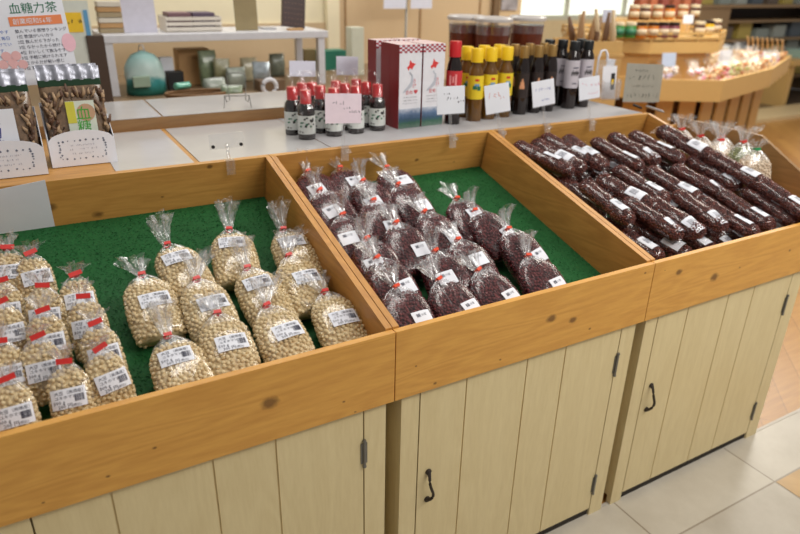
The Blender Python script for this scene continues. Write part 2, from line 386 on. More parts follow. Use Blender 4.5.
def bean_mat(name, cols, rough=.4, spec=.4):
    t = NT(name); vec = t.coords(rnd=True)
    vo = t.new('ShaderNodeTexVoronoi'); vo.inputs['Scale'].default_value = 110; t.link(vec, vo.inputs['Vector'])
    sp = t.new('ShaderNodeSeparateColor'); t.link(vo.outputs['Color'], sp.inputs[0])
    t.link(t.ramp(sp.outputs[0], [(i/(len(cols)-1), srgb(c)) for i, c in enumerate(cols)]), t.b.inputs['Base Color'])
    t.b.inputs['Roughness'].default_value = rough; t.b.inputs['Specular IOR Level'].default_value = spec; return t.m
SOY = bean_mat('soybean_skin', [(196, 170, 124), (216, 194, 150), (226, 208, 168)])
RED = bean_mat('dark_red_bean_skin', [(60, 18, 24), (88, 30, 34), (112, 46, 48)], .55, .25)
AZU = bean_mat('small_red_bean_skin', [(58, 25, 22), (90, 43, 37), (120, 64, 52)], .5, .3)
def sgnpow(c, e): return math.copysign(abs(c)**e, c)
class Bag:
    def __init__(s, Wd, L, T, seed, n=2.6, lean=0):
        s.W, s.L, s.T, s.n = Wd/2, L, T/2, n; s.rnd = random.Random(seed); s.ph = [s.rnd.uniform(0, 6.28) for _ in range(6)]
    def prof(s, z):                          # width and thickness factors along the bag
        q = z/s.L
        if q < .12: a = (1-(1-q/.12)**2)**.5; return .80+.16*a, .4+.45*a
        if q < .7: return .96+.04*math.sin((q-.12)/.58*PI), .85+.15*math.sin((q-.12)/.58*PI)
        k = (q-.7)/.3; return .96-.48*k**2.2, .85-.52*k**1.8
    def ring(s, z, off, cnt, wr=0):
        w_, t_ = s.prof(z); out = []
        for i in range(cnt):
            a = 2*PI*i/cnt; wv = 1+wr*(math.sin(5*a+s.ph[0]+z*90)+.7*math.sin(9*a+s.ph[1]-z*60)+.5*math.sin(14*a+s.ph[2]+z*140))
            x = sgnpow(math.cos(a), 2/s.n)*(s.W*w_+off)*(.5+.5*wv); y = sgnpow(math.sin(a), 2/s.n)*(s.T*t_+off)*wv
            out.append((x, y, z))
        return out
    def front(s, x, z, off=0):               # y of the front surface
        w_, t_ = s.prof(z); ww = s.W*w_+off; q = min(.985, abs(x)/ww)
        return -(s.T*t_+off)*(1-q**s.n)**(1/s.n)
def make_bag(name, cat, Wd, L, T, seed, mat, bean_d, bean_base, elong, fmat, tape, lab, plume, base_label, tape_flag=False):
    """plume: (length, spread, bend up) of the gathered film above the tie; lab: (xc, zc, w, h, lines, barcode, slant)"""
    b = Bag(Wd, L, T, seed); r = thing(name, base_label, cat); R = b.rnd
    core = MB(); zs = [L*q for q in (.02, .06, .12, .25, .4, .55, .68, .8, .9, .97)]
    core.rings([b.ring(z, -.006, 28) for z in zs]); core.add([(0, 0, L*.99)]+b.ring(L*.97, -.006, 28), [(0, i+1, (i+1) % 28+1) for i in range(28)])
    def samp():
        z = R.uniform(.005, L*.985); a = R.uniform(0, 2*PI)
        w_, t_ = b.prof(z); y = sgnpow(math.sin(a), 2/b.n)*(b.T*t_-bean_d*.45); x = sgnpow(math.cos(a), 2/b.n)*(b.W*w_-bean_d*.45)
        if y > b.T*.45: return None
        return (x, y, z)
    pts = dart(samp, bean_d*.86, 9000); ms = []
    for p in pts:
        e = Euler((R.uniform(0, 6), R.uniform(0, 6), R.uniform(0, 6))).to_matrix(); k = bean_d/2*R.uniform(.92, 1.08)
        ms.append((np.array(e) @ np.diag([k*elong, k, k*.95]), np.array(p)))
    scatter_mesh('beans', bean_base, ms, mat, r, core)
    # film: body, shoulder, neck and flared plume
    cnt = 44; rg = [b.ring(z, .0016, cnt, .012) for z in [L*q for q in (.0, .05, .12, .24, .36, .48, .6, .7, .8, .9)]]
    zt = L*1.12; pl, spr, up = plume
    wl, tl = b.prof(L*.9); last = rg[-1]
    body = list(rg); rg = [rg[-1]]
    for q in (.35, .7, 1.0):                 # pleated shoulder drawn into the neck
        rr = []
        for i in range(cnt):
            a = 2*PI*i/cnt; ple = 1+.28*q*math.sin(9*a+b.ph[3])
            x0, y0, _ = last[i]; tx, ty = .008*math.cos(a), .007*math.sin(a)
            rr.append(((x0*(1-q)+tx*q)*ple, (y0*(1-q)+ty*q)*ple, L*.9+(zt-L*.9)*q**.8))
        rg.append(rr)
    sl = R.uniform(-.35, .35)
    for k in range(1, 7):
        q = k/6; rr = []; cz = zt+pl*q*math.cos(up*q); cy = -pl*q*math.sin(up*q); cx = sl*pl*q
        for i in range(cnt):
            a = 2*PI*i/cnt; ple = 1+.45*math.sin(7*a+b.ph[4]+q*.8)+.25*math.sin(12*a+b.ph[5])
            wx = .008+spr*q**1.3*(1 if q < .8 else 1.05); wy = .007+spr*.38*q
            rr.append((cx+wx*math.cos(a)*ple, cy+wy*math.sin(a)*ple*math.cos(up*q*.6), cz+(.006*math.sin(3*a+b.ph[2])+R.uniform(-.004, .004))*q))
        rg.append(rr)
    MB().rings(body, True).build('film', fmat, r, True); MB().rings(rg, False).build('gathered_top', FILM_P, r, True)
    to = MB().tube([(.0088*math.cos(2*PI*k/14), .0088*math.sin(2*PI*k/14), zt) for k in range(15)], .003, 6).build('tie', tape, r, True)
    Tf = Matrix.Translation((0, -.0105, zt)) @ Matrix.Rotation(R.uniform(-.35, .25), 4, 'Y')
    (MB().box(-.013, .018, -.002, 0, -.006, .006, Tf) if tape_flag else MB().box(-.009, .009, -.002, 0, -.0045, .0045, Tf)).build('tape_end', tape, to)
    xc, zc, lw, lh, lines, barc, sl = lab
    def mp(off):
        def f(x, y, z):
            c_, s_ = math.cos(sl), math.sin(sl); X = xc+x*c_-z*s_; Z = zc+x*s_+z*c_
            return (X, b.front(X, Z, .0016)-off, Z)
        return f
    mb = MB(); nx, nz = 8, 5; f = mp(.0012); f2 = mp(.0004)
    g = [f(-lw/2+lw*i/nx, 0, -lh/2+lh*j/nz) for j in range(nz+1) for i in range(nx+1)]; k = len(g)
    g += [f2(-lw/2+lw*i/nx, 0, -lh/2+lh*j/nz) for j in range(nz+1) for i in range(nx+1)]
    q4 = [(j*(nx+1)+i, j*(nx+1)+i+1, (j+1)*(nx+1)+i+1, (j+1)*(nx+1)+i) for j in range(nz) for i in range(nx)]
    mb.add(g, q4+[tuple(k+i for i in q) for q in q4]); lo = mb.build('paper_label', WHITE, r)
    pm = MB(); f = mp(.0018); text_mb(pm, lines, mapf=f)
    bx, bz, bw, bh = barc
    for i in range(11):
        x0 = bx+bw*i/11; x1 = x0+bw/11*R.choice((.35, .6, .75))
        pm.add([f(x0, 0, bz), f(x1, 0, bz), f(x1, 0, bz+bh), f(x0, 0, bz+bh)], [(0, 1, 2, 3)])
    pm.build('label_print', INK, lo)
    r['_'] = 0; del r['_']
    return Kind(r), b, (xc, zc)
def soy_lab(L, q, w_, h_, wt, pr, sl, xc=0):
    k = h_/.036*1.0
    return (xc, L*q, w_, h_, [('大豆', -w_*.40, h_*.22, .0078*k), ('（美瑛産）', -w_*.12, h_*.22, .0074*k), ('ユキホマレ', -w_*.40, h_*.0, .0072*k),
            (wt, -w_*.46, -h_*.24, .0088*k), (pr, -w_*.34, -h_*.45, .0088*k), ('(税込)', w_*.08, -h_*.44, .0054*k)], (w_*.16, -h_*.22, w_*.28, h_*.36), sl)
def place(kd, px, py, elev, yaw, label, group, lift=0.0, roll=0):
    """set a bag on the tray floor so that its paper label lies on the ray of its place in the photo"""
    K, b, (xc, zc) = kd
    a = PI/2-elev
    Rm = (Matrix.Rotation(yaw, 3, 'Z') @ Matrix.Rotation(-a, 3, 'X') @ Matrix.Rotation(roll, 3, 'Y'))
    h0 = b.T*.8*math.sin(a)+.003+lift
    lp = Rm @ Vector((xc, b.front(xc, zc), zc))
    x, s = at_tray(px, py, lp.z+h0)
    org = tray_pt(x-lp.x, s-lp.y, h0)
    B = Matrix.Rotation(TH, 3, 'X') @ Rm
    return K.put(Matrix.Translation(org) @ B.to_4x4(), label, group)
# large soybean bags (right half of the first tray)
LB = [make_bag('soybean_bag', 'bag of beans', .130, .186, .076, 10+i, SOY, .0108, ICO2, 1.08, FILM, REDT,
               soy_lab(.186, [.54, .72, .56][i], .074, .044, '500 g', '300 円', [.02, -.03, .05][i], [.006, -.004, .01][i]), pl, 'large clear bag of pale soybeans')
      for i, pl in enumerate([(.05, .022, .35), (.085, .02, .75), (.07, .03, .5)])]
G1 = 'large soybean bags in the right half of the first tray'
ordn = ['beside the wooden divider', 'second from the wooden divider', 'third from the wooden divider', 'farthest from the wooden divider']
for i, (x, y, k, yw, rl) in enumerate([(344, 317, 0, .05, .06), (288, 330, 2, .02, -.04), (232, 342, 0, 0, .03), (176, 356, 1, .03, -.03)]):
    place(LB[k], x, y, .26, yw, 'large bag of soybeans in front row, '+ordn[i], G1, roll=rl)
for i, (x, y, k, yw, rl) in enumerate([(307, 276, 2, .05, .04), (258, 282, 1, .1, 0), (213, 302, 2, -.02, -.05), (155, 299, 0, .08, .05)]):
    place(LB[k], x, y, .24, yw, 'large bag of soybeans in middle row, '+ordn[i], G1, roll=rl)
for i, (x, y, k, yw, rl) in enumerate([(292, 241, 1, .02, 0), (232, 242, 1, -.1, .04), (177, 257, 1, .1, -.06)]):
    place(LB[k], x, y, .22, yw, 'large clear soybean bag with tall tuft, back row, '+['beside the wooden divider', 'middle of its three', 'farthest from the wooden divider'][i], G1, roll=rl)
# small soybean bags in three columns at the left
SB = [make_bag('soybean_bag', 'bag of beans', .088, .135, .052, 20+i, SOY, .0102, ICO2, 1.08, FILM, REDT,
               soy_lab(.135, .55, .066, .041, '300 g', '200 円', [.0, -.04, .05][i], [.002, -.003, .004][i]), pl, 'small clear bag of pale soybeans', True)
      for i, pl in enumerate([(.03, .014, .2), (.035, .016, .5), (.03, .018, .9)])]
G2 = 'small soybean bags in three columns at the left'
cols = [('in the column at the photo edge', [(15, 416), (6, 376), (9, 334), (5, 312), (7.5, 272)]),
        ('in the middle column', [(69, 398), (44, 371), (49, 343), (45, 317), (37, 277)]),
        ('in the column beside bare turf', [(113, 381), (105, 355), (88, 328), (80, 300)])]
nth = ['foremost', 'second from the front', 'third from the front', 'fourth from the front', 'rearmost']
for ci, (cn, ps) in enumerate(cols):
    for i, (x, y) in enumerate(ps):
        nm = 'rearmost' if i == len(ps)-1 else nth[i]
        place(SB[(i+ci) % 3], x, y, .78 if i < len(ps)-1 else .5, random.uniform(-.06, .08), 'small clear bag of soybeans '+cn+', '+nm, G2, roll=random.uniform(-.06, .06))
# knotted dark red bean bags in the second tray
mlab = lambda L, q, xc, sl: (xc, L*q, .056, .044, [('小豆', -.002, .006, .0085)], (-.016, .004, .012, .010), sl)
RB = [make_bag('red_bean_bag', 'bag of beans', .146, .175, .076, 40+i, RED, .0088, ICO2, 1.3, FILM_M, ORT,
               mlab(.175, q, xc, sl), pl, 'clear knotted bag of dark red beans')
      for i, (q, xc, sl, pl) in enumerate([(.42, .024, .12, (.06, .02, .3)), (.5, -.02, .1, (.07, .017, .7)), (.58, .012, .08, (.055, .022, .15)), (.38, .026, .2, (.07, .018, .55))])]
G3 = 'knotted dark red bean bags in the second tray'
rb = [(423, 318, 0, .34, 'front row, corner beside the soybean tray'), (472, 307, 0, .34, 'front row, second from the soybean tray'),
      (512, 296, 0, .34, 'front row, third from the soybean tray'), (559, 284, 3, .34, 'front row, next to bare turf'),
      (407, 286, 0, .4, 'second row, beside the soybean tray'), (447, 278, 1, .4, 'second row, second from the soybean tray'),
      (479, 259, 2, .4, 'second row, third from the soybean tray'), (540, 255, 3, .4, 'second row, next to bare turf'),
      (375, 264, 1, .36, 'third row, beside the soybean tray'), (421, 249, 0, .4, 'third row, second from the soybean tray'),
      (453, 235, 0, .4, 'third row, third from the soybean tray'), (508, 232, 3, .36, 'third row, next to bare turf'),
      (475, 213, 2, .3, 'standing alone on bare turf behind the third row'),
      (349, 238, 1, .36, 'fourth row, beside the soybean tray'), (393, 226, 0, .4, 'fourth row, middle'), (424, 205, 0, .36, 'fourth row, bordering bare turf'),
      (333, 211, 1, .36, 'fifth row, beside the soybean tray'), (374, 202, 1, .4, 'fifth row, middle'), (404, 180, 2, .3, 'fifth row, bordering bare turf'),
      (317, 189, 1, .3, 'backmost row, corner beside the soybean tray'), (355, 181, 2, .3, 'backmost row, against the rear board')]
for (x, y, k, e, nm) in rb:
    place(RB[k], x, y, e, random.uniform(-.12, .16), 'clear knotted bag of dark red beans, '+nm, G3, roll=random.uniform(-.07, .07))
# long tubes of small red beans in the third tray
def make_tube(seed, L, rad, labpos):
    r = thing('bean_tube', 'long clear tube of small red beans', 'bag of beans'); R = random.Random(seed)
    def rr(x):
        q = abs(x)/(L/2)
        bmp = 1+.035*math.sin(x*38+seed)+.03*math.sin(x*71+seed*2)+.05*x/L
        return rad*bmp if q < .8 else rad*bmp*(1-((q-.8)/.2)**2*.6)
    fy = .86
    core = MB(); n = 20; rings = []
    for k in range(15):
        x = -L/2*.985+L*.985*k/14; rings.append([(x, (rr(x)-.0062)*math.cos(2*PI*i/n), (rr(x)-.0062)*fy*math.sin(2*PI*i/n)) for i in range(n)])
    core.rings(rings); core.add(rings[-1], [tuple(range(n))])
    def samp():
        x = R.uniform(-L/2, L/2)*.985; a = R.uniform(-.35, PI+.35); q = rr(x)-.0022; return (x, q*math.cos(a), q*fy*math.sin(a))
    ms = []
    for p in dart(samp, .0066, 7000):
        e = Euler((R.uniform(0, 6), R.uniform(0, 6), R.uniform(0, 6))).to_matrix(); k = .0038*R.uniform(.88, 1.12); ms.append((np.array(e) @ np.diag([k*1.35, k, k]), np.array(p)))
    for q in range(60):
        a = R.uniform(0, 2*PI); d = R.uniform(0, .6)*rad*.7; sgn = R.choice((-1, 1)); ms.append((np.eye(3)*.003, np.array((sgn*L/2*.985, d*math.cos(a), d*math.sin(a)))))
    scatter_mesh('beans', ICO1, ms, AZU, r, core)
    rg = []; n = 36
    for k in range(-9, 10):
        x = L/2*k/9*.99; rg.append([(x, (rr(x)+.0012)*math.cos(2*PI*i/n)*(1+.012*math.sin(6*i+k*2.1)), (rr(x)+.0012)*fy*math.sin(2*PI*i/n)*(1+.012*math.sin(5*i+k))) for i in range(n)])
    def endr(s, q, rz):
        return [(s*(L/2+q), rz[0]*math.cos(2*PI*i/n)*(1+.2*math.sin(9*i)), rz[1]*math.sin(2*PI*i/n)*(1+.2*math.sin(7*i+1))-.012*(q > .004)) for i in range(n)]
    rg = [endr(-1, .02, (.028, .006)), endr(-1, .008, (.02, .008))]+rg+[endr(1, .008, (.02, .008)), endr(1, .02, (.028, .006))]
    MB().rings(rg, False).build('film', FILM_T, r, True)
    mb = MB(); lw, lh = .064, .048; nx = 6
    def f(x, t_, off): a = PI/2-t_/rad; X = labpos+x; q = rr(X)+.0016+off; return (X, q*math.cos(a), q*fy*math.sin(a)+off)
    for off in (.0012, .0004): mb.add([f(-lw/2+lw*i, -lh/2+lh*j/nx, off) for j in range(nx+1) for i in (0, 1)], [(2*j, 2*j+1, 2*j+3, 2*j+2) for j in range(nx)])
    lo = mb.build('paper_label', WHITE, r); pm = MB()
    for i in range(4):
        t0 = -.012+.006*i; pm.add([f(-.02, t0, .0018), f(.008, t0, .0018), f(.008, t0+.0018, .0018), f(-.02, t0+.0018, .0018)], [(0, 1, 2, 3)])
    pm.build('label_print', INK, lo)
    return Kind(r)
# local +x of a tube points down the slope, towards the front
TK = [make_tube(61, .25, .034, .055), make_tube(62, .25, .036, .03), make_tube(63, .23, .034, .075)]
G4 = 'long red bean tubes in the third tray'
def put_tube(a, b, h, k, label, roll=0):
    while True:                              # the heap climbs towards the far side board
        x0, s0 = at_tray(*a, h); x1, s1 = at_tray(*b, h)
        if max(x0, x1) < 1.735 or h > .16: break
        h += .005
    dx = min(0, 1.735-max(x0, x1)); ds = max(0, -.745-(s0+s1)/2); x0 += dx; x1 += dx; s0 += ds; s1 += ds
    p = tray_pt((x0+x1)/2, (s0+s1)/2, h)
    d = (tray_pt(x1, s1, h)-tray_pt(x0, s0, h)).normalized(); d = (Matrix.Rotation(random.uniform(-.06, .06), 3, N) @ d)
    yv = N.cross(d); Rm = Matrix((d, yv, N)).transposed() @ Matrix.Rotation(roll, 3, 'X')
    TK[k].put(Matrix.Translation(p) @ Rm.to_4x4() @ Matrix.Scale(random.uniform(1.0, 1.1), 4), label, G4)
hi = .112
tubes = [((519, 148), (568, 172), .1, 1, 'rear row, against the divider'), ((532, 143), (584, 173), .1, 1, 'rear row, second from the divider'),
         ((545, 139), (590, 162), .105, 0, 'rear row, third from the divider'), ((564, 139), (606, 169), hi, 1, 'rear row, fourth from the divider'),
         ((597, 144), (637, 167), hi, 0, 'rear row, fifth from the divider'), ((615, 140), (652, 160), .11, 2, 'rear row, sixth from the divider'),
         ((633, 137), (680, 161), .115, 1, 'rear row, seventh from the divider, plump'), ((664, 132), (706, 156), .125, 0, 'rear row, against the far side board'),
         ((580, 183), (634, 225), hi, 0, 'middle row, second from the divider'), ((596, 177), (660, 214), hi, 1, 'middle row, third from the divider'),
         ((618, 172), (664, 200), hi, 0, 'middle row, fourth from the divider'), ((648, 171), (700, 202), hi, 0, 'middle row, fifth from the divider'),
         ((674, 169), (722, 196), hi, 2, 'middle row, sixth from the divider'), ((692, 161), (736, 187), hi, 2, 'middle row, seventh from the divider'),
         ((714, 159), (757, 183), .12, 0, 'middle row, against the far side board'),
         ((628, 203), (676, 236), .105, 2, 'front row, second from the divider'), ((648, 200), (702, 237), hi, 2, 'front row, third from the divider'),
         ((672, 193), (727, 231), hi, 2, 'front row, fourth from the divider'), ((702, 204), (752, 233), .105, 0, 'front row, fifth from the divider'),
         ((722, 196), (768, 226), hi, 0, 'front row, sixth from the divider'), ((748, 194), (792, 222), hi, 1, 'front row, seventh from the divider'),
         ((764, 187), (812, 218), .12, 0, 'front row, against the far side board')]
low = [((561, 182), (604, 212), .05, 0, 'low layer, alone against the divider'), ((610, 226), (655, 256), .045, 0, 'low front corner beside the divider'),
       ((634, 226), (680, 254), .042, 0, 'low layer, under the front tubes')]
for a, b, h, k, nm in tubes+low: put_tube(a, b, h, k, 'long clear tube of small red beans, '+nm, random.uniform(-.4, .4))
# hidden under-layer that the visible tubes lie on
for i, (x, s) in enumerate([(1.10, -.18), (1.2, -.18), (1.3, -.18), (1.4, -.18), (1.5, -.18), (1.6, -.18), (1.7, -.18), (1.22, -.47), (1.32, -.47), (1.42, -.47), (1.52, -.47), (1.62, -.47), (1.72, -.47), (1.33, -.72), (1.43, -.72), (1.53, -.72), (1.63, -.72), (1.73, -.72)]):
    Rm = Matrix((-V, N.cross(-V), N)).transposed()
    TK[i % 3].put(Matrix.Translation(tray_pt(x, s, .034)) @ Rm.to_4x4(), 'long clear tube of small red beans buried in the under-layer', G4)
# ------------------------------------------------------------------ counter behind the trays
ZC = 1.204; ZF = 1.248
r = thing('counter', 'long wooden counter with a raised rear step behind the trays', 'counter', (0, 0, 0))
MB().box(-1.4, 1.815, .94, 1.86, .0, 1.16).build('body', GOLDW, r)
MB().box(-1.4, 1.815, .894, 1.46, 1.162, ZC-.001).build('worktop', PINE, r)
MB().box(-1.4, 1.815, 1.462, 1.88, 1.162, ZF-.001).build('rear_step', wood('shaded_step_board', (150, 114, 72), (112, 78, 44)), r)  # shade on the step face is painted in as a darker brown
def sheet(x0, x1, y0, y1, z, label, rz=0, m=None, name='laminated_sheet'):
    cx, cy = (x0+x1)/2, (y0+y1)/2
    o = MB().box(x0-cx, x1-cx, y0-cy, y1-cy, 0, .0015).build(name, m or GLOSSW); o.location = (cx, cy, z); o.rotation_euler.z = rz
    return tag(o, label, 'sheet', 'glossy white sheets laid on the counter')
sheet(-.47, -.235, .884, 1.445, ZC, 'glossy white sheet on the near counter beside the tea cartons')
sheet(-.218, .236, .884, 1.445, ZC, 'glossy white sheet on the near counter under the empty acrylic stand')
greyp = plain('grey_white_paper', (176, 174, 176), .45, vscale=6)
sheet(.24, 1.81, .884, 1.452, ZC, 'long grey white sheet under the bottles and boxes', m=greyp)
sheet(-.62, -.222, 1.466, 1.86, ZF, 'glossy white sheet on the raised step, left of the wire easel')
sheet(-.214, .45, 1.466, 1.86, ZF, 'glossy white sheet on the raised step under the wire easel')
ZS = ZC+.0016; ZR = ZF+.0016
# --------------------------------------------------------- bottles, boxes, tubs
SAUCE = plain('dark_sauce_glass', (24, 12, 10), .1, spec=.7); CAPR = plain('red_cap', (196, 36, 40), .3); CAPY = plain('yellow_cap', (236, 196, 30), .35)
CAPG = plain('gold_cap', (158, 124, 70), .35, .5); CAPB = plain('black_cap', (20, 22, 24), .3); LBJ = plain('cream_jar_label', (200, 180, 150), .5); LBW = plain('white_bottle_label', (214, 218, 214), .5)
LBR = plain('red_bottle_label', (200, 50, 56), .45); LBY = plain('yellow_bottle_label', (228, 200, 40), .45); DRESS = plain('amber_dressing', (104, 70, 24), .12, spec=.7, var=.2)
GRN = plain('label_green', (40, 110, 80), .5); BLU = plain('label_blue', (50, 60, 110), .5); LBO = plain('orange_emblem', (214, 150, 110), .5); LBG = plain('grey_bottle_label', (190, 184, 192), .5)
def band(mb, rad, z0, z1, a0=0, a1=2*PI, seg=24, off=.0008):
    n = max(2, int(seg*(a1-a0)/(2*PI))); vs = []; fs = []
    for rr in (rad+off, rad+.0001):
        for z in (z0, z1): vs += [(rr*math.cos(a0+(a1-a0)*i/n), rr*math.sin(a0+(a1-a0)*i/n), z) for i in range(n+1)]
    k = n+1; fs = [(i, i+1, k+i+1, k+i) for i in range(n)]+[(2*k+i, 2*k+i+1, 3*k+i+1, 3*k+i) for i in range(n)]
    fs += [(i, i+1, 2*k+i+1, 2*k+i) for i in range(n)]+[(k+i, k+i+1, 3*k+i+1, 3*k+i) for i in range(n)]
    return mb.add(vs, fs)
FRONT = -PI/2-.45            # bottles show their label to the aisle
def bottle(name, label, rad, prof, bodym, capm, capz, labm, lz, marks=(), wrap=False, capr=None, half=PI):
    r = thing(name, label, 'bottle')
    MB().lathe([(rad*a, z) for a, z in prof], 24).build('body', bodym, r, True, 50)
    cr = capr or rad*.5; c0, c1 = capz
    MB().lathe([(cr, c0), (cr, c1-.004), (cr*.93, c1)], 24).build('cap', capm, r, True, 40)
    lb = band(MB(), rad, lz[0], lz[1], FRONT-half, FRONT+half).build('label', labm, r, True, 40)
    for mm, items in marks:
        mb = MB()
        for (a, z, da, dz) in items: band(mb, rad, z, z+dz, FRONT+a, FRONT+a+da, 60, .0016)
        mb.build('label_print', mm, lb)
    if wrap:
        rg = []; n = 20; R = random.Random(3)
        for q, z in [(1.06, .004), (1.05, lz[1]), (1.04, .105), (.72, c0), (.66, c1), (.5, c1+.006), (.12, c1+.012), (.3, c1+.03), (.55, c1+.04)]:
            rg.append([(rad*q*math.cos(2*PI*i/n)*(1+(.3*math.sin(5*i) if z > c1+.01 else .02*math.sin(3*i))), rad*q*math.sin(2*PI*i/n)*(1+(.3*math.sin(5*i) if z > c1+.01 else .02*math.sin(3*i))), z) for i in range(n)])
        MB().rings(rg, False).build('wrap', FILM, r, True)
    return Kind(r)
def marks_dense(seed, z0, z1, n, a=.9):
    R = random.Random(seed); return [(R.uniform(-a, a), R.uniform(z0, z1-.006), R.uniform(.12, .3), R.uniform(.003, .007)) for _ in range(n)]
def rows(kd, H0, H, items, what, grp):
    """items: (pixel column, distance row y, phrase); the bottles stand in rows on the counter"""
    for px, y, nm in items:
        x = at_y(px, 70, y).x; f_ = H/H0
        kd.put(TR((x, y, ZS), random.uniform(-.25, .25)) @ Matrix.Scale(f_, 4), what+', '+nm, grp)
small = bottle('sauce_bottle', 'small bottle', .0275, [(.96, 0), (1, .004), (1, .085), (.9, .1), (.52, .116), (.5, .13)], SAUCE, CAPR, (.112, .152), LBW, (.018, .076),
               [(GRN, marks_dense(1, .04, .06, 5)), (INKB, marks_dense(2, .022, .074, 11))], True, .0175)
rows(small, .152, .174, [(304.5, 1.07, 'foremost, at the left front corner'), (333, 1.075, 'behind left half of the pink card'), (355.5, 1.085, 'behind right half of the pink card'),
     (377.5, 1.095, 'foremost beside the red and white boxes'), (319.5, 1.145, 'second row, between corner bottle and card'), (291, 1.16, 'leftmost, behind the corner bottle'),
     (344.5, 1.16, 'second row, above the pink card middle'), (366, 1.165, 'second row, nearest the boxes'), (311.5, 1.225, 'third row, left part'), (335.5, 1.235, 'third row, middle'), (301, 1.235, 'third row, leftmost'), (356, 1.24, 'third row, right part')],
     'small dark sauce bottle with red cap in film', 'small red capped bottles in film')
big = bottle('soy_sauce_bottle', '', .0255, [(.95, 0), (1, .006), (1, .17), (.86, .195), (.62, .212), (.58, .225)], SAUCE, CAPR, (.214, .262), LBR, (.115, .172),
             [(plain('label_rose', (236, 150, 150), .5), [(-.5, .128, .25, .03), (-.1, .135, .2, .02), (.2, .128, .25, .034)])], False, .0195)
rows(big, .262, .325, [(454.5, 1.075, 'beside the boxes')], 'tall black sauce bottle with red cap and label', None)
yel = bottle('dressing_bottle', '', .0265, [(.95, 0), (1, .006), (1, .145), (.9, .165), (.56, .185), (.54, .2)], DRESS, CAPY, (.194, .238), LBY, (.075, .152),
             [(GRN, [(-.5, .108, .5, .012), (.05, .104, .45, .014)]), (plain('label_sky', (110, 150, 190), .5), [(-.3, .118, .6, .008)]), (CAPR, [(-.25, .135, .5, .007)])], False, .0205)
rows(yel, .238, .292, [(476.5, 1.09, 'front row, left one'), (490.5, 1.1, 'front row, middle one'), (506, 1.11, 'front row, right one'),
     (466.5, 1.175, 'back row, left one'), (483, 1.185, 'back row, middle one'), (498, 1.19, 'back row, right one')], 'yellow capped dressing bottle with yellow label', 'yellow capped dressing bottles')
gol = bottle('sauce_bottle', '', .0248, [(.95, 0), (1, .006), (1, .15), (.9, .172), (.62, .196), (.58, .208)], SAUCE, CAPG, (.196, .236), plain('dark_label', (44, 34, 32), .4), (.06, .145),
             [(LBO, [(-.35, .092, .7, .012), (-.25, .104, .5, .012), (-.12, .116, .24, .01)]), (LBW, [(-.15, .1, .3, .008)])], False, .0165)
rows(gol, .236, .29, [(523, 1.125, 'front row, left one'), (537, 1.13, 'front row, middle one'), (550.5, 1.135, 'front row, right one'),
     (502, 1.2, 'back row, behind yellow caps'), (513.5, 1.205, 'back row, second'), (528, 1.21, 'back row, third'), (542, 1.215, 'back row, fourth')], 'dark sauce bottle with gold cap', 'gold capped dark bottles')
bla = bottle('sauce_bottle', '', .0262, [(.95, 0), (1, .006), (1, .17), (.92, .186), (.68, .2), (.62, .21)], SAUCE, CAPB, (.206, .236), LBG, (.075, .172),
             [(INKB, [(-.55+.16*i, .118+.006*(i % 2), .11, .014) for i in range(7)]), (INK, [(-.4, .145, .8, .003), (-.3, .09, .6, .003)])], False, .0185)
rows(bla, .236, .3, [(572, 1.145, 'front row, left one'), (585.5, 1.15, 'front row, right one'), (560, 1.225, 'back row, behind gold caps'), (547, 1.25, 'back row, leftmost'), (578, 1.23, 'back row, rightmost')],
     'dark sauce bottle with black cap and grey label', 'black capped dark bottles')
# gift boxes
BOXR = plain('deep_red_card', (128, 26, 34), .4); BOXW = plain('white_card', (226, 226, 232), .4); CHK = plain('crimson_check', (160, 40, 60), .45)
r = thing('gift_box', '', 'box'); bw, bd, bh = .103, .07, .318
MB().box(0, bw, 0, bd, 0, bh).build('carton', BOXR, r)
f = MB().box(.0008, bw-.0008, -.0008, .0005, .0005, bh-.0005).build('front_panel', BOXW, r)
MB().box(.0008, bw-.0008, 0, bd, bh-.0003, bh+.0006).build('lid', plain('pink_white_card', (220, 196, 196), .4), r)
mb = MB(); c_ = bw/9
for j in range(4):
    for i in range(9):
        if (i+j) % 2 == 0: mb.box(i*c_, (i+1)*c_, -.0016, -.0007, bh-.030+j*.0073, bh-.030+(j+1)*.0073)
mb.build('check_border', CHK, f)
def flat(mb, pts):
    pts = [(x*bw/.078, z*bh/.292) for x, z in pts]
    return mb.add([(x, -.0016, z) for x, z in pts]+[(x, -.0007, z) for x, z in pts], [tuple(range(len(pts))), tuple(range(2*len(pts)-1, len(pts)-1, -1))]+[(i, (i+1) % len(pts), len(pts)+(i+1) % len(pts), len(pts)+i) for i in range(len(pts))])
SX = bw/.078; SZ = bh/.292
flat(MB(), [(.026, .215), (.033, .222), (.037, .241), (.043, .232), (.056, .226), (.050, .220), (.044, .208), (.036, .214), (.032, .205)]).build('map_emblem', plain('map_red', (216, 60, 58), .5), f)
mb = MB(); flat(mb, [(.034, .198), (.040, .2), (.043, .185), (.040, .165), (.030, .150), (.018, .138), (.014, .128), (.024, .132), (.036, .142), (.045, .150), (.050, .170), (.047, .19)]); mb.build('map_shape', plain('map_grey', (186, 190, 200), .5), f)
mb = MB(); text_mb(mb, [('さ', .060, .176, .019), ('け', .061, .158, .019), ('昆布', .03, .134, .017), ('♥', .067, .136, .016)], Matrix.Translation((0, -.0017, 0))); mb.build('lettering', plain('lettering_red', (200, 70, 80), .5), f)
mb = MB(); R = random.Random(4)
for z in (.120, .108, .097): scribble(mb, .018, .085, z, .004, R, lambda x, y, q: (x, -.0017, q))
mb.build('small_print', plain('print_grey', (110, 112, 124), .5), f)
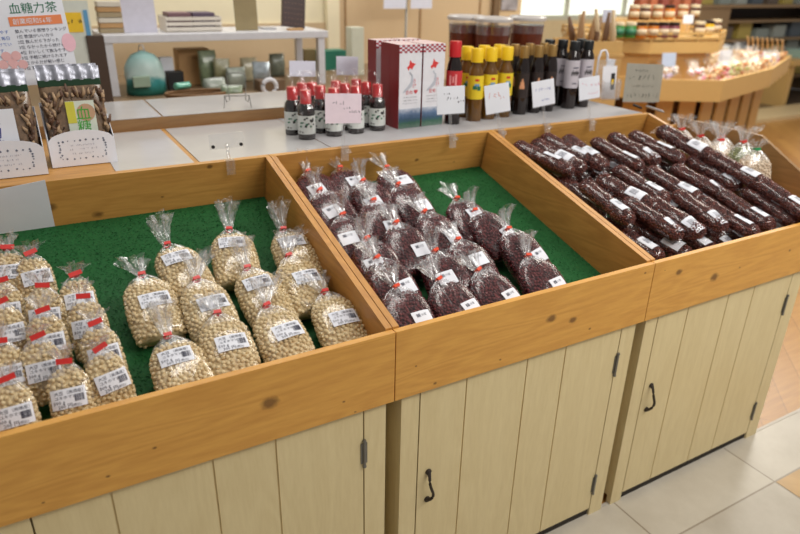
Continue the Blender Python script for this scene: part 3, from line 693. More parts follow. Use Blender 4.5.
t = NT('printed_seascape'); v_ = t.coords(scale=(20, 20, 30)); sp = t.new('ShaderNodeSeparateXYZ'); t.link(t.coords(), sp.inputs[0]); nz = t.noise(v_, 3, 4)
ad = t.new('ShaderNodeMath', operation='MULTIPLY_ADD'); t.link(nz, ad.inputs[0]); ad.inputs[1].default_value = .03; t.link(sp.outputs['Z'], ad.inputs[2])
mr = t.new('ShaderNodeMapRange'); t.link(ad.outputs[0], mr.inputs[0]); mr.inputs[1].default_value = .012; mr.inputs[2].default_value = .095
t.link(t.ramp(mr.outputs[0], [(0, srgb((120, 140, 130))), (.3, srgb((66, 110, 90))), (.5, srgb((60, 90, 120))), (.75, srgb((104, 128, 160))), (1, srgb((200, 206, 218)))]), t.b.inputs['Base Color'])
MB().box(.001, bw-.001, -.0015, -.0007, .002, .078).build('printed_scene', t.m, f)
gk = Kind(r); p = at_z(398, 129.5, ZS)
for k, (dx, dy, nm) in enumerate([(0, 0, 'front left one beside the small bottles'), (.109, .004, 'front right one beside the black bottle'), (0, .075, 'second row, left'), (.109, .079, 'second row, right'), (0, .19, 'rear row, left, behind a gap'), (.109, .19, 'rear row, right')]):
    gk.put(TR((p.x+dx, p.y+dy, ZS), .03), 'tall white and dark red gift box, '+nm, 'white and red gift boxes')
# brown miso tubs
r = thing('paste_tub', '', 'tub'); MB().lathe([(.075, 0), (.088, .27), (.09, .29)], 28).build('tub', plain('brown_paste', (92, 40, 22), .25, var=.2), r, True, 40)
MB().lathe([(.0905, .25), (.0925, .315)], 28, cap=False).build('rim', ACRY, r, True)
MB().lathe([(.098, .312), (.1, .317), (.1, .326), (.09, .334), (.08, .33)], 28).build('lid', plain('frosted_lid', (196, 190, 186), .3, spec=.6), r, True, 40)
tk = Kind(r)
for px, y, nm in [(466, 1.78, 'left one behind the black bottle'), (493, 1.62, 'middle one'), (527, 1.66, 'right one behind gold caps')]:
    tk.put(TR((at_y(px, 25, y).x, y, ZR)), 'clear lidded tub of brown paste behind the bottles, '+nm, 'tubs of brown paste')
# --------------------------------------------------------- price cards and clips
def price_card(px, py, Y, wpx, hpx, label, lines, ground=WHITE, pen=INK, tilt=0, clip=True, seed=1, board=None):
    """a card on a clear acrylic clip that grips the rear board of a tray"""
    c = at_y(px, py, Y); d = (c-CAM).dot(fwd); cw, ch = wpx*d/FPX, hpx*d/FPX/.93
    r = thing('price_card_clip' if clip else 'price_card_stand', label, 'price card', c, (-.12, tilt, -.12))
    o = MB().box(-cw/2, cw/2, 0, .0012, -ch/2, ch/2).build('card', ground, r)
    mb = MB(); R = random.Random(seed)
    for (x0, x1, z, h) in lines: scribble(mb, x0*cw, x1*cw, z*ch, h*ch, R, lambda x, y, z: (x, -.0006, z), .0016)
    mb.build('handwriting', pen, o)
    zb = tb.z+.001-c.z
    if clip:
        mb = MB(); y0 = (.852-c.y)
        mb.box(-cw*.5, cw*.5, .0022, .0042, -ch/2-.004, -ch*.1); mb.build('card_holder', ACRY, r)
        m2 = MB(); m2.tube([(0, .006, -ch/2+.004), (0, .006, zb+.004)], .006, 10); m2.build('stem', ACRY, r, True, 40)
        m3 = MB(); m3.box(-.014, .014, -.012, .008, zb, zb+.006); m3.box(-.014, .014, -.014, -.011, zb-.045, zb+.006); m3.lathe([(.008, 0), (.008, .02)], 10, Matrix.Translation((0, -.013, zb-.012)) @ Matrix.Rotation(PI/2, 4, 'Y')); m3.build('clip', ACRY, r)
    else:
        MB().box(-cw*.4, cw*.4, .0015, .03, -ch/2-.004, -ch/2+.004).build('foot', ACRY, r)
    return r
YC = .868
price_card(343.5, 108.5, YC, 38, 27, 'pink edged handwritten price card before the small red capped bottles', [(-.3, .05, .12, .13), (0, .2, -.03, .1), (.15, .42, -.16, .1)], plain('pale_pink_card', (232, 214, 224), .5), INK, .05, seed=5)
price_card(451, 100, YC, 31, 25, 'white handwritten price card before the black bottle', [(-.25, -.05, .18, .1), (-.15, .25, .0, .13), (.25, .42, -.12, .1)], WHITE, INK, .0, seed=6)
price_card(497.5, 98.5, YC, 28, 26, 'white price card with red writing before the yellow dressings', [(-.36, .1, .02, .24), (.12, .4, -.05, .12)], WHITE, plain('red_pen', (210, 90, 70), .6), -.1, seed=7)
price_card(543.5, 93, YC, 26, 23, 'white price card with blue writing before the gold caps', [(-.34, .0, .08, .16), (.0, .3, .08, .12), (-.1, .35, -.3, .08)], WHITE, plain('blue_pen', (50, 70, 160), .6), -.12, seed=8)
price_card(589.5, 88, YC, 25, 20, 'white price card with pink writing before the black caps', [(-.36, -.05, .1, .18), (.05, .4, .05, .14), (-.1, .4, -.3, .1)], WHITE, plain('pink_pen', (214, 110, 130), .6), -.1, seed=9)
price_card(643.5, 83, 1.0, 47, 34, 'grey sign card with dark writing behind the tube tray corner', [(-.25, .1, .28, .08), (-.42, .3, .06, .16), (-.3, .25, -.12, .07), (-.45, .4, -.4, .16)], plain('grey_card', (150, 146, 134), .5), INKB, .06, clip=False, seed=10)
# empty acrylic clip
c = at_y(228, 150, YC); r = thing('acrylic_clip', 'empty clear acrylic clip on the rear board of the soybean tray', 'clip', (c.x, .866, tb.z))
mb = MB(); mb.box(-.014, .014, -.012, .01, 0.0005, .006); mb.box(-.014, .014, -.017, -.0142, -.045, .006); mb.build('clip', ACRY, r)
MB().tube([(0, .0, .006), (0, .01, .05)], .006, 10).build('stem', ACRY, r, True)
MB().box(-.055, .055, .009, .011, .035, .085).build('card_holder', ACRY, r)
for sx in (-.045, .045): MB().lathe([(.0055, 0), (.0055, .004)], 10, Matrix.Translation((sx, .008, .045)) @ Matrix.Rotation(PI/2, 4, 'X')).build('screw', INKB, r)
# wire easel on the raised step
p = at_z(238, 106, ZR); r = thing('wire_easel', 'empty silver wire easel on the raised white step', 'stand', (p.x, p.y, ZR), (0, 0, -.3))
for sx in (-.055, .055):
    MB().tube([(sx, -.05, .0015), (sx*.9, -.048, .05), (sx*.8, -.02, .02), (sx*.6, .05, .015), (sx*.7, .03, .12)], .0018, 6).build('side_wire', STEEL, r, True)
MB().tube([(-.05, -.049, .05), (.05, -.049, .05)], .0018, 6).build('front_rail', STEEL, r, True)
MB().tube([(-.04, .03, .12), (-.02, .035, .13), (.02, .035, .13), (.04, .03, .12)], .0018, 6).build('back_rail', STEEL, r, True)
# white paper stuck inside the rear board
c0 = [at_y(*q, tb.y-.001) for q in [(-3, 190), (45, 180), (55.5, 228), (-3, 236)]]
o = MB(); pts = []
for px, py in [(-6, 190.5), (45, 180), (55.5, 228.5), (-6, 237)]:
    d = ray(px, py); P = tb-V*.0018; q = CAM+d*((P-CAM).dot(V)/d.dot(V)); pts.append(q)
o.add(pts+[q+V*.001 for q in pts], [(0, 1, 2, 3), (4, 5, 6, 7), (0, 1, 5, 4), (1, 2, 6, 5), (2, 3, 7, 6), (3, 0, 4, 7)])
tag(o.build('paper_notice', WHITE), 'blank white paper stuck on the rear board of the soybean tray', 'paper')
# --------------------------------------------------------- tea cartons and the information sheet
POU = plain('clear_pouch_with_dried_tea', (120, 96, 74), .25, var=.35, vscale=70, spec=.8); SILV = plain('silver_foil', (176, 178, 190), .38, .6, vscale=40, var=.3)
GBAND = plain('dark_green_band', (24, 58, 34), .35); GLAB = plain('white_green_label', (206, 214, 200), .5)
def carton(px0, px1, pyb, label):
    a = at_z(px0, pyb[0], ZS); b_ = at_z(px1, pyb[1], ZS); wdt = (b_-a).length*.98
    r = thing('tea_carton', label, 'carton', (a.x, a.y+.004, ZS), (0, 0, 0), 'open white tea cartons')
    mb = MB(); n = 14; hp = [(-.0, .0), (wdt, .0)]+[(wdt*(1-i/n), .078+.03*math.sin(PI*i/n)**.5*(1 if 0 < i < n else 0)) for i in range(n+1)]
    mb.add([(x, 0, z) for x, z in hp]+[(x, .002, z) for x, z in hp], [tuple(range(len(hp))), tuple(range(2*len(hp)-1, len(hp)-1, -1))]+[(i, (i+1) % len(hp), len(hp)+(i+1) % len(hp), len(hp)+i) for i in range(len(hp))])
    lip = mb.build('front_lip', WHITE, r); fr = MB(); R = random.Random(2)
    for i in range(30):
        t_ = i/30*4; u = t_ % 1; x, z = [(u, 0), (1, u), (1-u, 1), (0, 1-u)][int(t_)]
        x = wdt*(.16+.68*x)+R.uniform(-.003, .003); z = .022+.055*z+R.uniform(-.002, .002); s_ = R.uniform(.002, .004)
        fr.add([(x-s_, -.0008, z), (x, -.0008, z-s_), (x+s_, -.0008, z), (x, -.0008, z+s_)], [(0, 1, 2, 3)])
    fr.build('floral_border', plain('border_grey_blue', (96, 104, 124), .6), lip)
    mb = MB(); R = random.Random(12)
    for z in (.035, .048, .06): scribble(mb, wdt*.3, wdt*.7, z, .006, R, lambda x, y, q: (x, -.0008, q), .001)
    mb.build('lettering', plain('faint_grey_ink', (170, 174, 190), .6), lip)
    for sx in (0, wdt-.002): MB().prism([(0.002, 0), (.16, 0), (.16, .17), (.002, .085)], sx, sx+.002).build('side_panel', WHITE, r)
    MB().box(0, wdt, .16, .162, 0, .17).build('back_panel', WHITE, r); MB().box(0, wdt, .002, .16, 0, .002).build('base_panel', WHITE, r)
    return a, wdt, r
dried = plain('dried_sliver', (164, 136, 106), .5, var=.3, vscale=60); dried2 = plain('dried_sliver_dark', (92, 66, 50), .5, var=.3, vscale=60)
LEAF = plain('green_leaf', (46, 84, 48), .5)
def tea_pack(a, wdt, y, label, lab_fn, hh=.255, seed=1):
    r = thing('tea_packet', label, 'packet', (a.x+wdt/2, a.y+y, ZS+.003), (-.1, 0, 0), 'foil topped tea packets'); ww = wdt*.93/2
    n = 24; rg = []
    for k in range(10):
        z = hh*.84*k/9; tk_ = .024*math.sin(PI*min(1, .18+k/9*.82))**.7+.002
        rg.append([(sgnpow(math.cos(2*PI*i/n), .35)*ww, sgnpow(math.sin(2*PI*i/n), .9)*tk_*(1+.12*math.sin(i*1.9+k)), z) for i in range(n)])
    MB().rings(rg).build('pouch', POU, r, True)
    R = random.Random(seed); m1 = [MB(), MB()]
    for i in range(80):
        x = R.uniform(-ww*.9, ww*.9); z = R.uniform(.05, hh*.7)
        while abs(x-ww*.1) < ww*.62 and z < .19: x = R.uniform(-ww*.95, ww*.95); z = R.uniform(.04, hh*.7)
        l = R.uniform(.015, .04); a_ = R.uniform(-.6, .6)
        ty = -(.024*math.sin(PI*min(1, .18+z/(hh*.84)*.82))**.7+.002)*.93
        m1[i % 2].tube([(x, ty, z), (x+l*.5*math.sin(a_)+.003, ty-.004, z+l*.5), (x+l*math.sin(a_), ty, z+l)], [.003, .006, .0025], 6)
    for m_, mm in zip(m1, (dried, dried2)): m_.build('dried_slivers', mm, r, True)['kind'] = 'stuff'
    MB().box(-ww, ww, -.006, .006, hh*.80, hh*.87, bev=.002).build('green_band', GBAND, r)
    mb = MB(); n = 26; top = []
    for i in range(n+1): x = -ww+2*ww*i/n; top.append((x, .004*math.sin(i*1.3)))
    vs = [(x, -.004+dy, hh*.86) for x, dy in top]+[(x, -.004+dy*1.3, hh) for x, dy in top]+[(x, .003+dy, hh*.86) for x, dy in top]+[(x, .003+dy*1.3, hh) for x, dy in top]
    k = n+1; mb.add(vs, [(i, i+1, k+i+1, k+i) for i in range(n)]+[(2*k+i, 2*k+i+1, 3*k+i+1, 3*k+i) for i in range(n)]+[(k+i, k+i+1, 3*k+i+1, 3*k+i) for i in range(n)]); mb.build('foil_header', SILV, r, True)
    lab_fn(r, ww, hh); return r
def lab_left(r, ww, hh):
    o = MB().box(-ww*.55, ww*.5, -.031, -.0285, .06, .185).build('label', WHITE, r); mb = MB()
    text_mb(mb, [('糖', -ww*.3, .147, .042), ('力', -ww*.3, .108, .042), ('茶', -ww*.3, .068, .042)], Matrix.Translation((0, -.0315, 0))); mb.build('label_print', plain('deep_blue_ink', (40, 50, 130), .5), o)
def lab_right(r, ww, hh):
    o = MB().box(-ww*.3, ww*.62, -.031, -.0285, .062, .185).build('label', GLAB, r)
    MB().box(-ww*.3, -ww*.02, -.0318, -.0308, .12, .184).build('yellow_block', plain('label_yellow', (206, 200, 70), .5), o)
    MB().box(-ww*.3, -ww*.02, -.0318, -.0308, .062, .09).build('ochre_block', plain('label_ochre', (170, 140, 60), .5), o)
    MB().lathe([(.026, 0), (.026, .001)], 20, Matrix.Translation((ww*.32, -.0308, .15)) @ Matrix.Rotation(PI/2, 4, 'X')).build('cup_picture', plain('label_tea', (186, 150, 120), .5), o)
    mb = MB(); text_mb(mb, [('血', -ww*.03, .132, .044), ('糖', -ww*.03, .095, .04), ('茶', -ww*.03, .066, .034)], Matrix.Translation((0, -.0322, 0))); mb.build('label_print', plain('bright_green_ink', (60, 160, 50), .5), o)
a, wd, cr = carton(-34, 48, (183, 170.5), 'open white tea carton at the photo edge, left of its twin')
tea_pack(a, wd, .045, 'foil topped tea packet with blue lettered white label in the left carton', lab_left, .285, 3)
tea_pack(a, wd, .105, 'tea packet behind the blue lettered one in the left carton', lab_left, .285, 4)
a, wd, cr = carton(53, 119, (168.5, 161), 'open white tea carton beside the glossy white sheet')
tea_pack(a, wd, .045, 'foil topped tea packet with green and yellow label in the right carton', lab_right, .285, 5)
tea_pack(a, wd, .105, 'tea packet behind the green and yellow labelled one', lab_right, .285, 6)
# information sheet: corners of the photographed sheet on a plane behind the cartons
Yp = 1.27; tl, br_ = at_y(2, -6, Yp), at_y(76, 66, Yp); pw, ph = .30, .42
r = thing('information_sheet', 'white information sheet with green headline and orange banner behind the tea cartons', 'sign', at_y(39, 68, Yp), (-.1, -.05, -.05))
sh = MB().box(-pw*.42, pw*.37, 0, .003, -.05, ph).build('sheet', WHITE, r)
MB().box(-.05, .05, .003, .08, -.052, -.046).build('foot', ACRY, r)
k = pw*.80; L_ = lambda u: -k/2+u*k+.012
mb = MB(); text_mb(mb, [('血糖力茶', L_(.27), .166, .034)], Matrix.Translation((0, -.0008, 0))); mb.build('headline', plain('headline_green', (20, 104, 74), .5), sh)
MB().box(L_(.24), L_(.86), -.0012, 0, .128, .155).build('banner', plain('banner_orange', (226, 132, 84), .5), sh)
mb = MB(); text_mb(mb, [('創業昭和56年', L_(.28), .134, .0185)], Matrix.Translation((0, -.0018, 0))); mb.build('banner_print', WHITE, sh)
mb = MB(); text_mb(mb, [(st, L_(.28), .108-.0158*i, .0122) for i, st in enumerate(['飲んでいる感想ランキング', '1位 数値がいいから', '2位 飲んだら下がった', '3位 なかったから続ける', '4位 おいしくて飲みやすい', '5位 手軽に続けられます', '6位 からだが軽い感じ', '7位 家族にすすめられて'])], Matrix.Translation((0, -.0008, 0))); mb.build('text_block', INK, sh)
MB().lathe([(.02, 0), (.02, .001)], 24, Matrix.Translation((L_(.88), -.0004, .07)) @ Matrix.Rotation(PI/2, 4, 'X'), sy=1.4).build('pink_oval', plain('oval_pink', (236, 188, 200), .5), sh)
mb = MB()
for i, (x, z) in enumerate([(.0, .0), (.035, .004), (.068, -.004), (.018, .03), (.052, .03), (.034, -.028)]): mb.lathe([(.014, 0), (.014, .001)], 16, Matrix.Translation((L_(.05)+x*.8, -.0002*(i+1), .018+z*.8)) @ Matrix.Rotation(PI/2, 4, 'X'))
mb.build('pink_dots', plain('dots_pink', (226, 178, 178), .5), sh)
mb = MB(); text_mb(mb, [(st, L_(.0), .108-.018*i, .0125) for i, st in enumerate(['飲みやす', 'くて毎日', '続けてい', 'ます。', 'からだに'])], Matrix.Translation((0, -.0009, 0))); mb.build('side_text', plain('side_blue', (90, 120, 190), .5), sh)
# leaflet box of clear acrylic with a paper tag
p = at_z(603, 101, ZS); r = thing('leaflet_box', 'clear acrylic leaflet box with white card beside the black capped bottles', 'box', (p.x, p.y+.01, ZS), (0, 0, -.1))
for q in ((0, .003, 0, .06), (.107, .11, 0, .06)): MB().box(*q, 0, .1).build('side_panel', ACRY, r)
MB().box(0, .11, -.003, 0, 0, .09).build('front_panel', ACRY, r); MB().box(0, .11, .06, .063, 0, .19).build('back_panel', ACRY, r)
o = MB().box(.012, .1, .02, .022, .004, .165, Matrix.Rotation(-.1, 4, 'X')).build('card', WHITE, r)
MB().box(.066, .09, .0185, .0195, .05, .13, Matrix.Rotation(-.1, 4, 'X')).build('dark_print', INKB, o); MB().box(.07, .084, .0178, .0187, .075, .1, Matrix.Rotation(-.1, 4, 'X')).build('yellow_print', CAPY, o)
p2 = at_y(614, 58, p.y); r = thing('paper_tag', 'curled white paper tag standing over the clear leaflet box', 'tag', (p2.x, p.y+.075, ZS), (0, 0, -.1)); zz = p2.z-ZS
pts = [(-.02, 0, zz*.5), (-.02, 0, zz*.98), (-.008, 0, zz*1.14), (.018, 0, zz*1.16), (.036, 0, zz*1.05), (.042, 0, zz*.9)]
mb = MB(); vs = []
for yy in (-.0, .012): vs += [(x, yy, z) for x, _, z in pts]
vs += [(x*.86, yy, z-.006) for yy in (0, .012) for x, _, z in pts]
mb.add(vs, [(i, i+1, 7+i, 6+i) for i in range(5)]+[(12+i, 13+i, 19+i, 18+i) for i in range(5)]+[(i, i+1, 13+i, 12+i) for i in range(5)]+[(6+i, 7+i, 19+i, 18+i) for i in range(5)]); mb.build('curl', WHITE, r, True)
MB().box(.016, .066, -.003, 0, zz*.56, zz*.95, Matrix.Rotation(.08, 4, 'Y')).build('tag_card', WHITE, r); MB().box(-.024, -.016, .0, .008, 0, zz*.6).build('stem', PLW, r)
# pens lying at the corner of the tube tray
for (q0, q1, m_, lb_) in [((633, 104.5), (642, 108.5), INKB, 'black pen lying behind the tube tray corner'), ((646, 106), (664, 112), greyp, 'grey pen lying behind the tube tray corner')]:
    a, b_ = at_z(*q0, ZS+.006), at_z(*q1, ZS+.006); d = b_-a
    o = MB().tube([Vector((0, 0, 0)), d*.1, d*.85, d], [.003, .006, .006, .002], 10).build('pen', m_, None, True); o.location = a; tag(o, lb_, 'pen')
# ------------------------------------------------------------------ corner bin with bagged beans beside the tube tray
r = thing('corner_bin', 'open wooden bin with dark inner side beside the tube tray', 'bin')
prof_ = [(.95, .76), (.95, 1.155), (.5, 1.155), (.15, .967), (.15, .76)]
MB().prism(prof_, 2.102, 2.12).build('side_board', SHADEW, r); MB().prism([(.95, .76), (.95, 1.155), (.55, 1.0), (.15, .9), (.15, .76)], 1.818, 1.834).build('side_board', PINE_D, r)
MB().box(1.834, 2.102, .932, .95, .76, 1.12).build('back_board', PINE, r); MB().box(1.834, 2.102, .15, .168, .76, .967).build('front_board', PINE, r)
MB().box(1.834, 2.102, .168, .932, .90, .915).build('base_panel', PINE, r); MB().box(1.83, 2.11, .4, .93, 0, .76).build('plinth', ASH, r)
PALE = bean_mat('pale_bean_skin', [(196, 176, 150), (214, 196, 172), (224, 210, 190)]); PEA = bean_mat('green_pea_skin', [(104, 112, 62), (132, 138, 84), (152, 156, 104)])
GRT = plain('green_tape', (30, 140, 80), .4); nolab = lambda L: (0, L*.5, .04, .026, [], (-.012, -.004, .02, .01), .05)
PB = [make_bag('bean_bag', 'bag of beans', .12, .16, .07, 70, PALE, .0095, ICO1, 1.2, FILM_M, REDT, nolab(.16), (.05, .03, .2), 'pale'),
      make_bag('bean_bag', 'bag of beans', .12, .16, .07, 71, PEA, .0085, ICO1, 1.1, FILM_M, REDT, nolab(.16), (.05, .03, .2), 'green'),
      make_bag('bean_bag', 'bag of beans', .12, .16, .07, 72, PALE, .0095, ICO1, 1.2, FILM, GRT, nolab(.16), (.03, .02, .2), 'pale')]
def at_x(px, py, X): d = ray(px, py); return CAM+d*((X-CAM.x)/d.x)
for px, py, X, k, lb_ in [(747, 160, 2.02, 1, 'clear red tied bag of green beans in the corner bin'), (752, 190, 1.93, 2, 'clear green tied bag of pale beans in the corner bin'),
                          (723, 158, 1.95, 0, 'clear red tied bag of pale beans in corner bin, next to green beans'), (730, 140, 2.03, 0, 'clear red tied bag of pale beans in corner bin, behind the green beans'),
                          (708, 143, 1.95, 0, 'clear red tied bag of pale beans in corner bin, third from the photo edge'), (688, 128, 1.98, 0, 'clear red tied bag of pale beans at rear of the corner bin')]:
    q = at_x(px, py, X); y = min(q.y, .86); zb_ = max(.917, q.z-.09)
    PB[k][0].put(TR((X, y, .917), -.5, -.2, random.uniform(-.1, .1)) @ Matrix.Scale(1.22, 4), lb_, 'bagged beans in the corner bin')
# ------------------------------------------------------------------ room behind: walls, window, rear floor
CREAM = plain('cream_wall', (238, 228, 196), .6, vscale=3); PANEL = TANW
struct(MB().box(-4, 1.5, 3.75, 3.9, 0, 1.42).build('wall_back', PANEL)); struct(MB().box(-4, 1.5, 3.77, 3.9, 1.42, 3.0).build('wall_upper', CREAM))
r = struct(MB().box(1.5, 3.36, 3.74, 3.9, 0, 3.0).build('wall_panel', PANEL))
for k, x in enumerate((1.62, 2.3, 2.9)): struct(MB().box(x, x+.012, 3.732, 3.741, 0, 3.0).build('trim_%d' % (k+3), plain('panel_joint', (150, 116, 76), .6)))
struct(MB().box(3.03, 3.09, 3.70, 3.74, 0, 3.0).build('trim_8', plain('brown_post', (112, 88, 60), .6)))
struct(MB().box(1.46, 1.56, 3.70, 3.745, 0, 3.0).build('trim_9', CREAM))
struct(MB().box(2.0, 16, 8.6, 8.75, 0, 3.0).build('wall_far', plain('far_wall_beige', (206, 186, 150), .6)))
struct(MB().box(2.0, 9.5, 6.0, 6.15, 0, 1.25).build('wall_low', plain('pale_low_wall', (222, 200, 158), .6)))
t = NT('daylit_glass'); t.b.inputs['Base Color'].default_value = (.9, .95, .9, 1); t.b.inputs['Roughness'].default_value = .1
t.b.inputs['Emission Color'].default_value = (.93, 1, .9, 1); t.b.inputs['Emission Strength'].default_value = .85
wn = struct(MB().box(3.9, 7.6, 6.05, 6.07, 1.31, 2.3).build('window_1', t.m))
fm = plain('pale_window_frame', (206, 206, 188), .5); mb = MB()
mb.box(3.85, 7.65, 6.0, 6.1, 1.25, 1.31); mb.box(3.85, 7.65, 6.0, 6.1, 2.3, 2.4)
for x in (3.85, 4.9, 6.0, 7.1, 7.6): mb.box(x, x+.05, 6.0, 6.1, 1.31, 2.3)
mb.box(3.9, 7.6, 6.02, 6.08, 1.52, 1.535); struct(mb.build('window_frame', fm, wn))
struct(MB().box(4.5, 16, 4.2, 4.75, -.02, .05).build('trim_10', plain('pale_step_edge', (214, 190, 146), .45)))
struct(MB().box(4.5, 16, 4.75, 8.6, -.02, .012).build('floor_rear', plain('grey_brown_floor', (100, 88, 76), .25)))
# ------------------------------------------------------------------ table behind the counter with the white riser shelf
ZT2 = 1.15
r = thing('rear_table', 'wooden table with stock behind the counter', 'table', (0, 0, 0))
MB().box(-1.4, 1.75, 2.08, 3.4, 1.11, ZT2).build('table_top', plain('dull_brown_top', (128, 104, 76), .5), r); MB().box(-1.35, 1.7, 2.12, 3.35, 0, 1.11).build('body', GOLDW, r)
r = thing('riser_shelf', 'white riser shelf with square legs on the rear table', 'shelf', (.36, 2.81, ZT2))
MB().box(-.63, .62, -.21, .21, .265, .305, bev=.004).build('shelf_top', PLW, r)
for x, y in ((-.60, -.18), (.58, -.18), (-.60, .18), (.58, .18)): MB().box(x-.02, x+.02, y-.02, y+.02, 0, .265).build('leg', PLW, r)
ZS2 = ZT2+.3055
def solid(name, px, py, Y, z0, w, d, h, m, label, cat, rz=0, bev=.003, group=None, lean=0):
    p = at_y(px, py, Y); o = MB().box(-w/2, w/2, -d/2, d/2, 0, h, bev=bev).build(name, m, None); o.location = (p.x, Y, z0); o.rotation_euler = (lean, 0, rz)
    return tag(o, label, cat, group)
PURP = plain('dim_purple_card', (92, 76, 96), .5); BRN = plain('dark_brown_card', (56, 30, 26), .4); KRAFT = plain('kraft_card', (188, 146, 96), .6); BEI = plain('beige_card', (168, 150, 118), .5)
solid('document', 139, 14, 2.72, ZS2, .17, .004, .24, plain('lilac_white_paper', (208, 206, 220), .5), 'pale white document standing on the riser shelf', 'paper', .05, 0, lean=-.06)
rr = thing('booklet_stack', 'beige stack of booklets at left end of the riser shelf', 'stack', (at_y(109, 20, 2.78).x, 2.78, ZS2))
for i in range(6): MB().box(-.055+.003*(i % 2), .06, -.06, .06, .026*i, .026*i+.023).build('booklet', [BEI, KRAFT, plain('pale_card', (214, 206, 190), .5)][i % 3], rr)
# slotted white crate with dim purple packs in it
px_ = at_y(190, 20, 2.78).x; rr = thing('slatted_crate', 'white slatted crate on the riser shelf', 'crate', (px_, 2.78, ZS2))
for i in range(3): MB().box(-.15, .15, -.1, -.092, .008+.026*i, .026+.026*i).build('front_slat', plain('cream_crate', (222, 214, 202), .5), rr)
for sx in (-.15, .144): MB().box(sx, sx+.006, -.092, .1, 0, .08).build('end_panel', plain('cream_crate2', (222, 214, 202), .5), rr)
MB().box(-.15, .15, .092, .1, 0, .08).build('back_panel', MATS['cream_crate'], rr); MB().box(-.144, .144, -.092, .092, 0, .006).build('base_panel', MATS['cream_crate'], rr)
for i, (dx, m_) in enumerate([(-.07, plain('mauve_pack', (120, 88, 96), .5)), (.06, PURP)]):
    o = MB().box(-.06, .06, -.08, .08, 0, .092, bev=.004).build('snack_pack', m_); o.location = (px_+dx, 2.78, ZS2+.0065); tag(o, ['mauve pack at left in the white slatted crate', 'dim purple pack at right in the white slatted crate'][i], 'pack')
solid('card_panel', 246, 13, 2.72, ZS2, .13, .012, .22, plain('olive_tan_card', (150, 134, 96), .6), 'plain olive tan card standing on the riser shelf', 'card', 0, .001, lean=-.06)
p = at_y(292, 12, 2.72); rr = thing('display_pack', 'dark brown dotted pack leaning on the riser shelf', 'pack', (p.x, 2.72, ZS2), (-.12, .12, 0))
o = MB().box(-.07, .07, -.015, .015, .012, .23, bev=.002).build('pack', BRN, rr); mb = MB()
for i in range(6):
    for j in range(7): mb.box(-.055+.02*i, -.051+.02*i, -.0165, -.0148, .03+.028*j, .034+.028*j)
mb.build('dot_print', plain('dot_tan', (150, 110, 90), .5), o)
solid('wooden_foot_block', 295, 25, 2.66, ZS2, .09, .05, .012, KRAFT, 'thin wooden block before the dark brown dotted pack', 'block')
solid('flat_tray', 267, 24, 2.8, ZS2, .08, .1, .01, greyp, 'flat grey tray between the tan card and brown pack', 'tray')
# yellow sign, blue strip, brown box at the left
def on_table(px, py): p = at_z(px, py, ZT2); return p
p = at_y(74, 20, 2.3); rr = thing('sale_board', 'pale board with yellow notice and blue strip behind the information sheet', 'sign', (p.x, 2.3, ZT2), (-.05, 0, 0))
bo = MB().box(-.07, .07, 0, .006, 0, .48).build('board', plain('pale_sea_paper', (206, 210, 200), .5), rr); MB().box(-.08, .035, -.003, -.0005, .345, .43).build('yellow_notice', plain('notice_yellow', (232, 190, 30), .5), bo)
mb = MB(); R = random.Random(31); scribble(mb, -.06, .02, .38, .022, R, lambda x, y, z: (x, -.0038, z), .004); mb.build('notice_print', INKB, bo)
MB().box(.044, .062, -.003, -.0005, .32, .44).build('blue_strip', plain('strip_blue', (90, 150, 190), .5), bo); MB().box(-.02, .07, -.003, -.0005, .06, .14).build('green_patch', plain('patch_green', (120, 150, 80), .5), bo)
MB().box(-.07, .07, .006, .07, 0, .006).build('foot', PLW, rr)
solid('carton_box', 96, 50, 2.35, ZT2, .075, .1, .33, plain('dark_brown_box', (70, 52, 40), .6), 'dark brown upright box behind the tea cartons', 'box')
# teal and white drawstring bag
p = on_table(151, 97); rr = thing('gift_bag', 'rounded white and teal bag under the riser shelf', 'bag', (p.x, 2.62, ZT2))
t = NT('teal_white_cloth'); sp = t.new('ShaderNodeSeparateXYZ'); v_ = t.coords(); t.link(v_, sp.inputs[0]); nz = t.noise(v_, 9, 3)
ad = t.new('ShaderNodeMath', operation='MULTIPLY_ADD'); t.link(nz, ad.inputs[0]); ad.inputs[1].default_value = .12; t.link(sp.outputs['Z'], ad.inputs[2])
t.link(t.ramp(ad.outputs[0], [(.10, srgb((30, 96, 84))), (.135, srgb((60, 140, 140))), (.16, srgb((190, 208, 204))), (.27, srgb((150, 190, 186)))]), t.b.inputs['Base Color']); t.b.inputs['Roughness'].default_value = .35
n = 28; rg = []
for k in range(12):
    q = k/11; z = .225*q; w_ = .105*(1-.12*(1-q))*(1-q**3.2)**.5+.006; rg.append([(w_*math.cos(2*PI*i/n)*(1+.04*math.sin(5*i+k)), .7*w_*math.sin(2*PI*i/n), z) for i in range(n)])
MB().rings(rg).build('bag', t.m, rr, True)
MB().tube([(-.015, 0, .22), (-.01, 0, .25), (.01, 0, .252), (.014, 0, .222)], .004, 6).build('handle', PLW, rr, True)
MB().box(-.075, .01, -.092, -.066, .05, .105, bev=.004).build('front_patch', plain('sage_patch', (150, 170, 150), .5), rr)
solid('black_box', 175, 80, 2.72, ZT2, .085, .08, .1, plain('black_card', (24, 24, 26), .5), 'black box beside the teal bag', 'box')
solid('paper_pack', 166, 64, 2.78, ZT2+.0, .07, .06, .17, WHITE, 'white paper pack behind the black box', 'pack')
rr = thing('shipping_carton', 'tan cardboard box under the riser shelf', 'box', (at_y(195, 70, 2.85).x, 2.9, ZT2)); o = MB().box(-.09, .09, -.06, .06, 0, .2, bev=.002).build('carton', KRAFT, rr)
MB().box(-.01, .07, -.0615, -.0598, .15, .153).build('seam', plain('seam_brown', (120, 84, 50), .6), o)
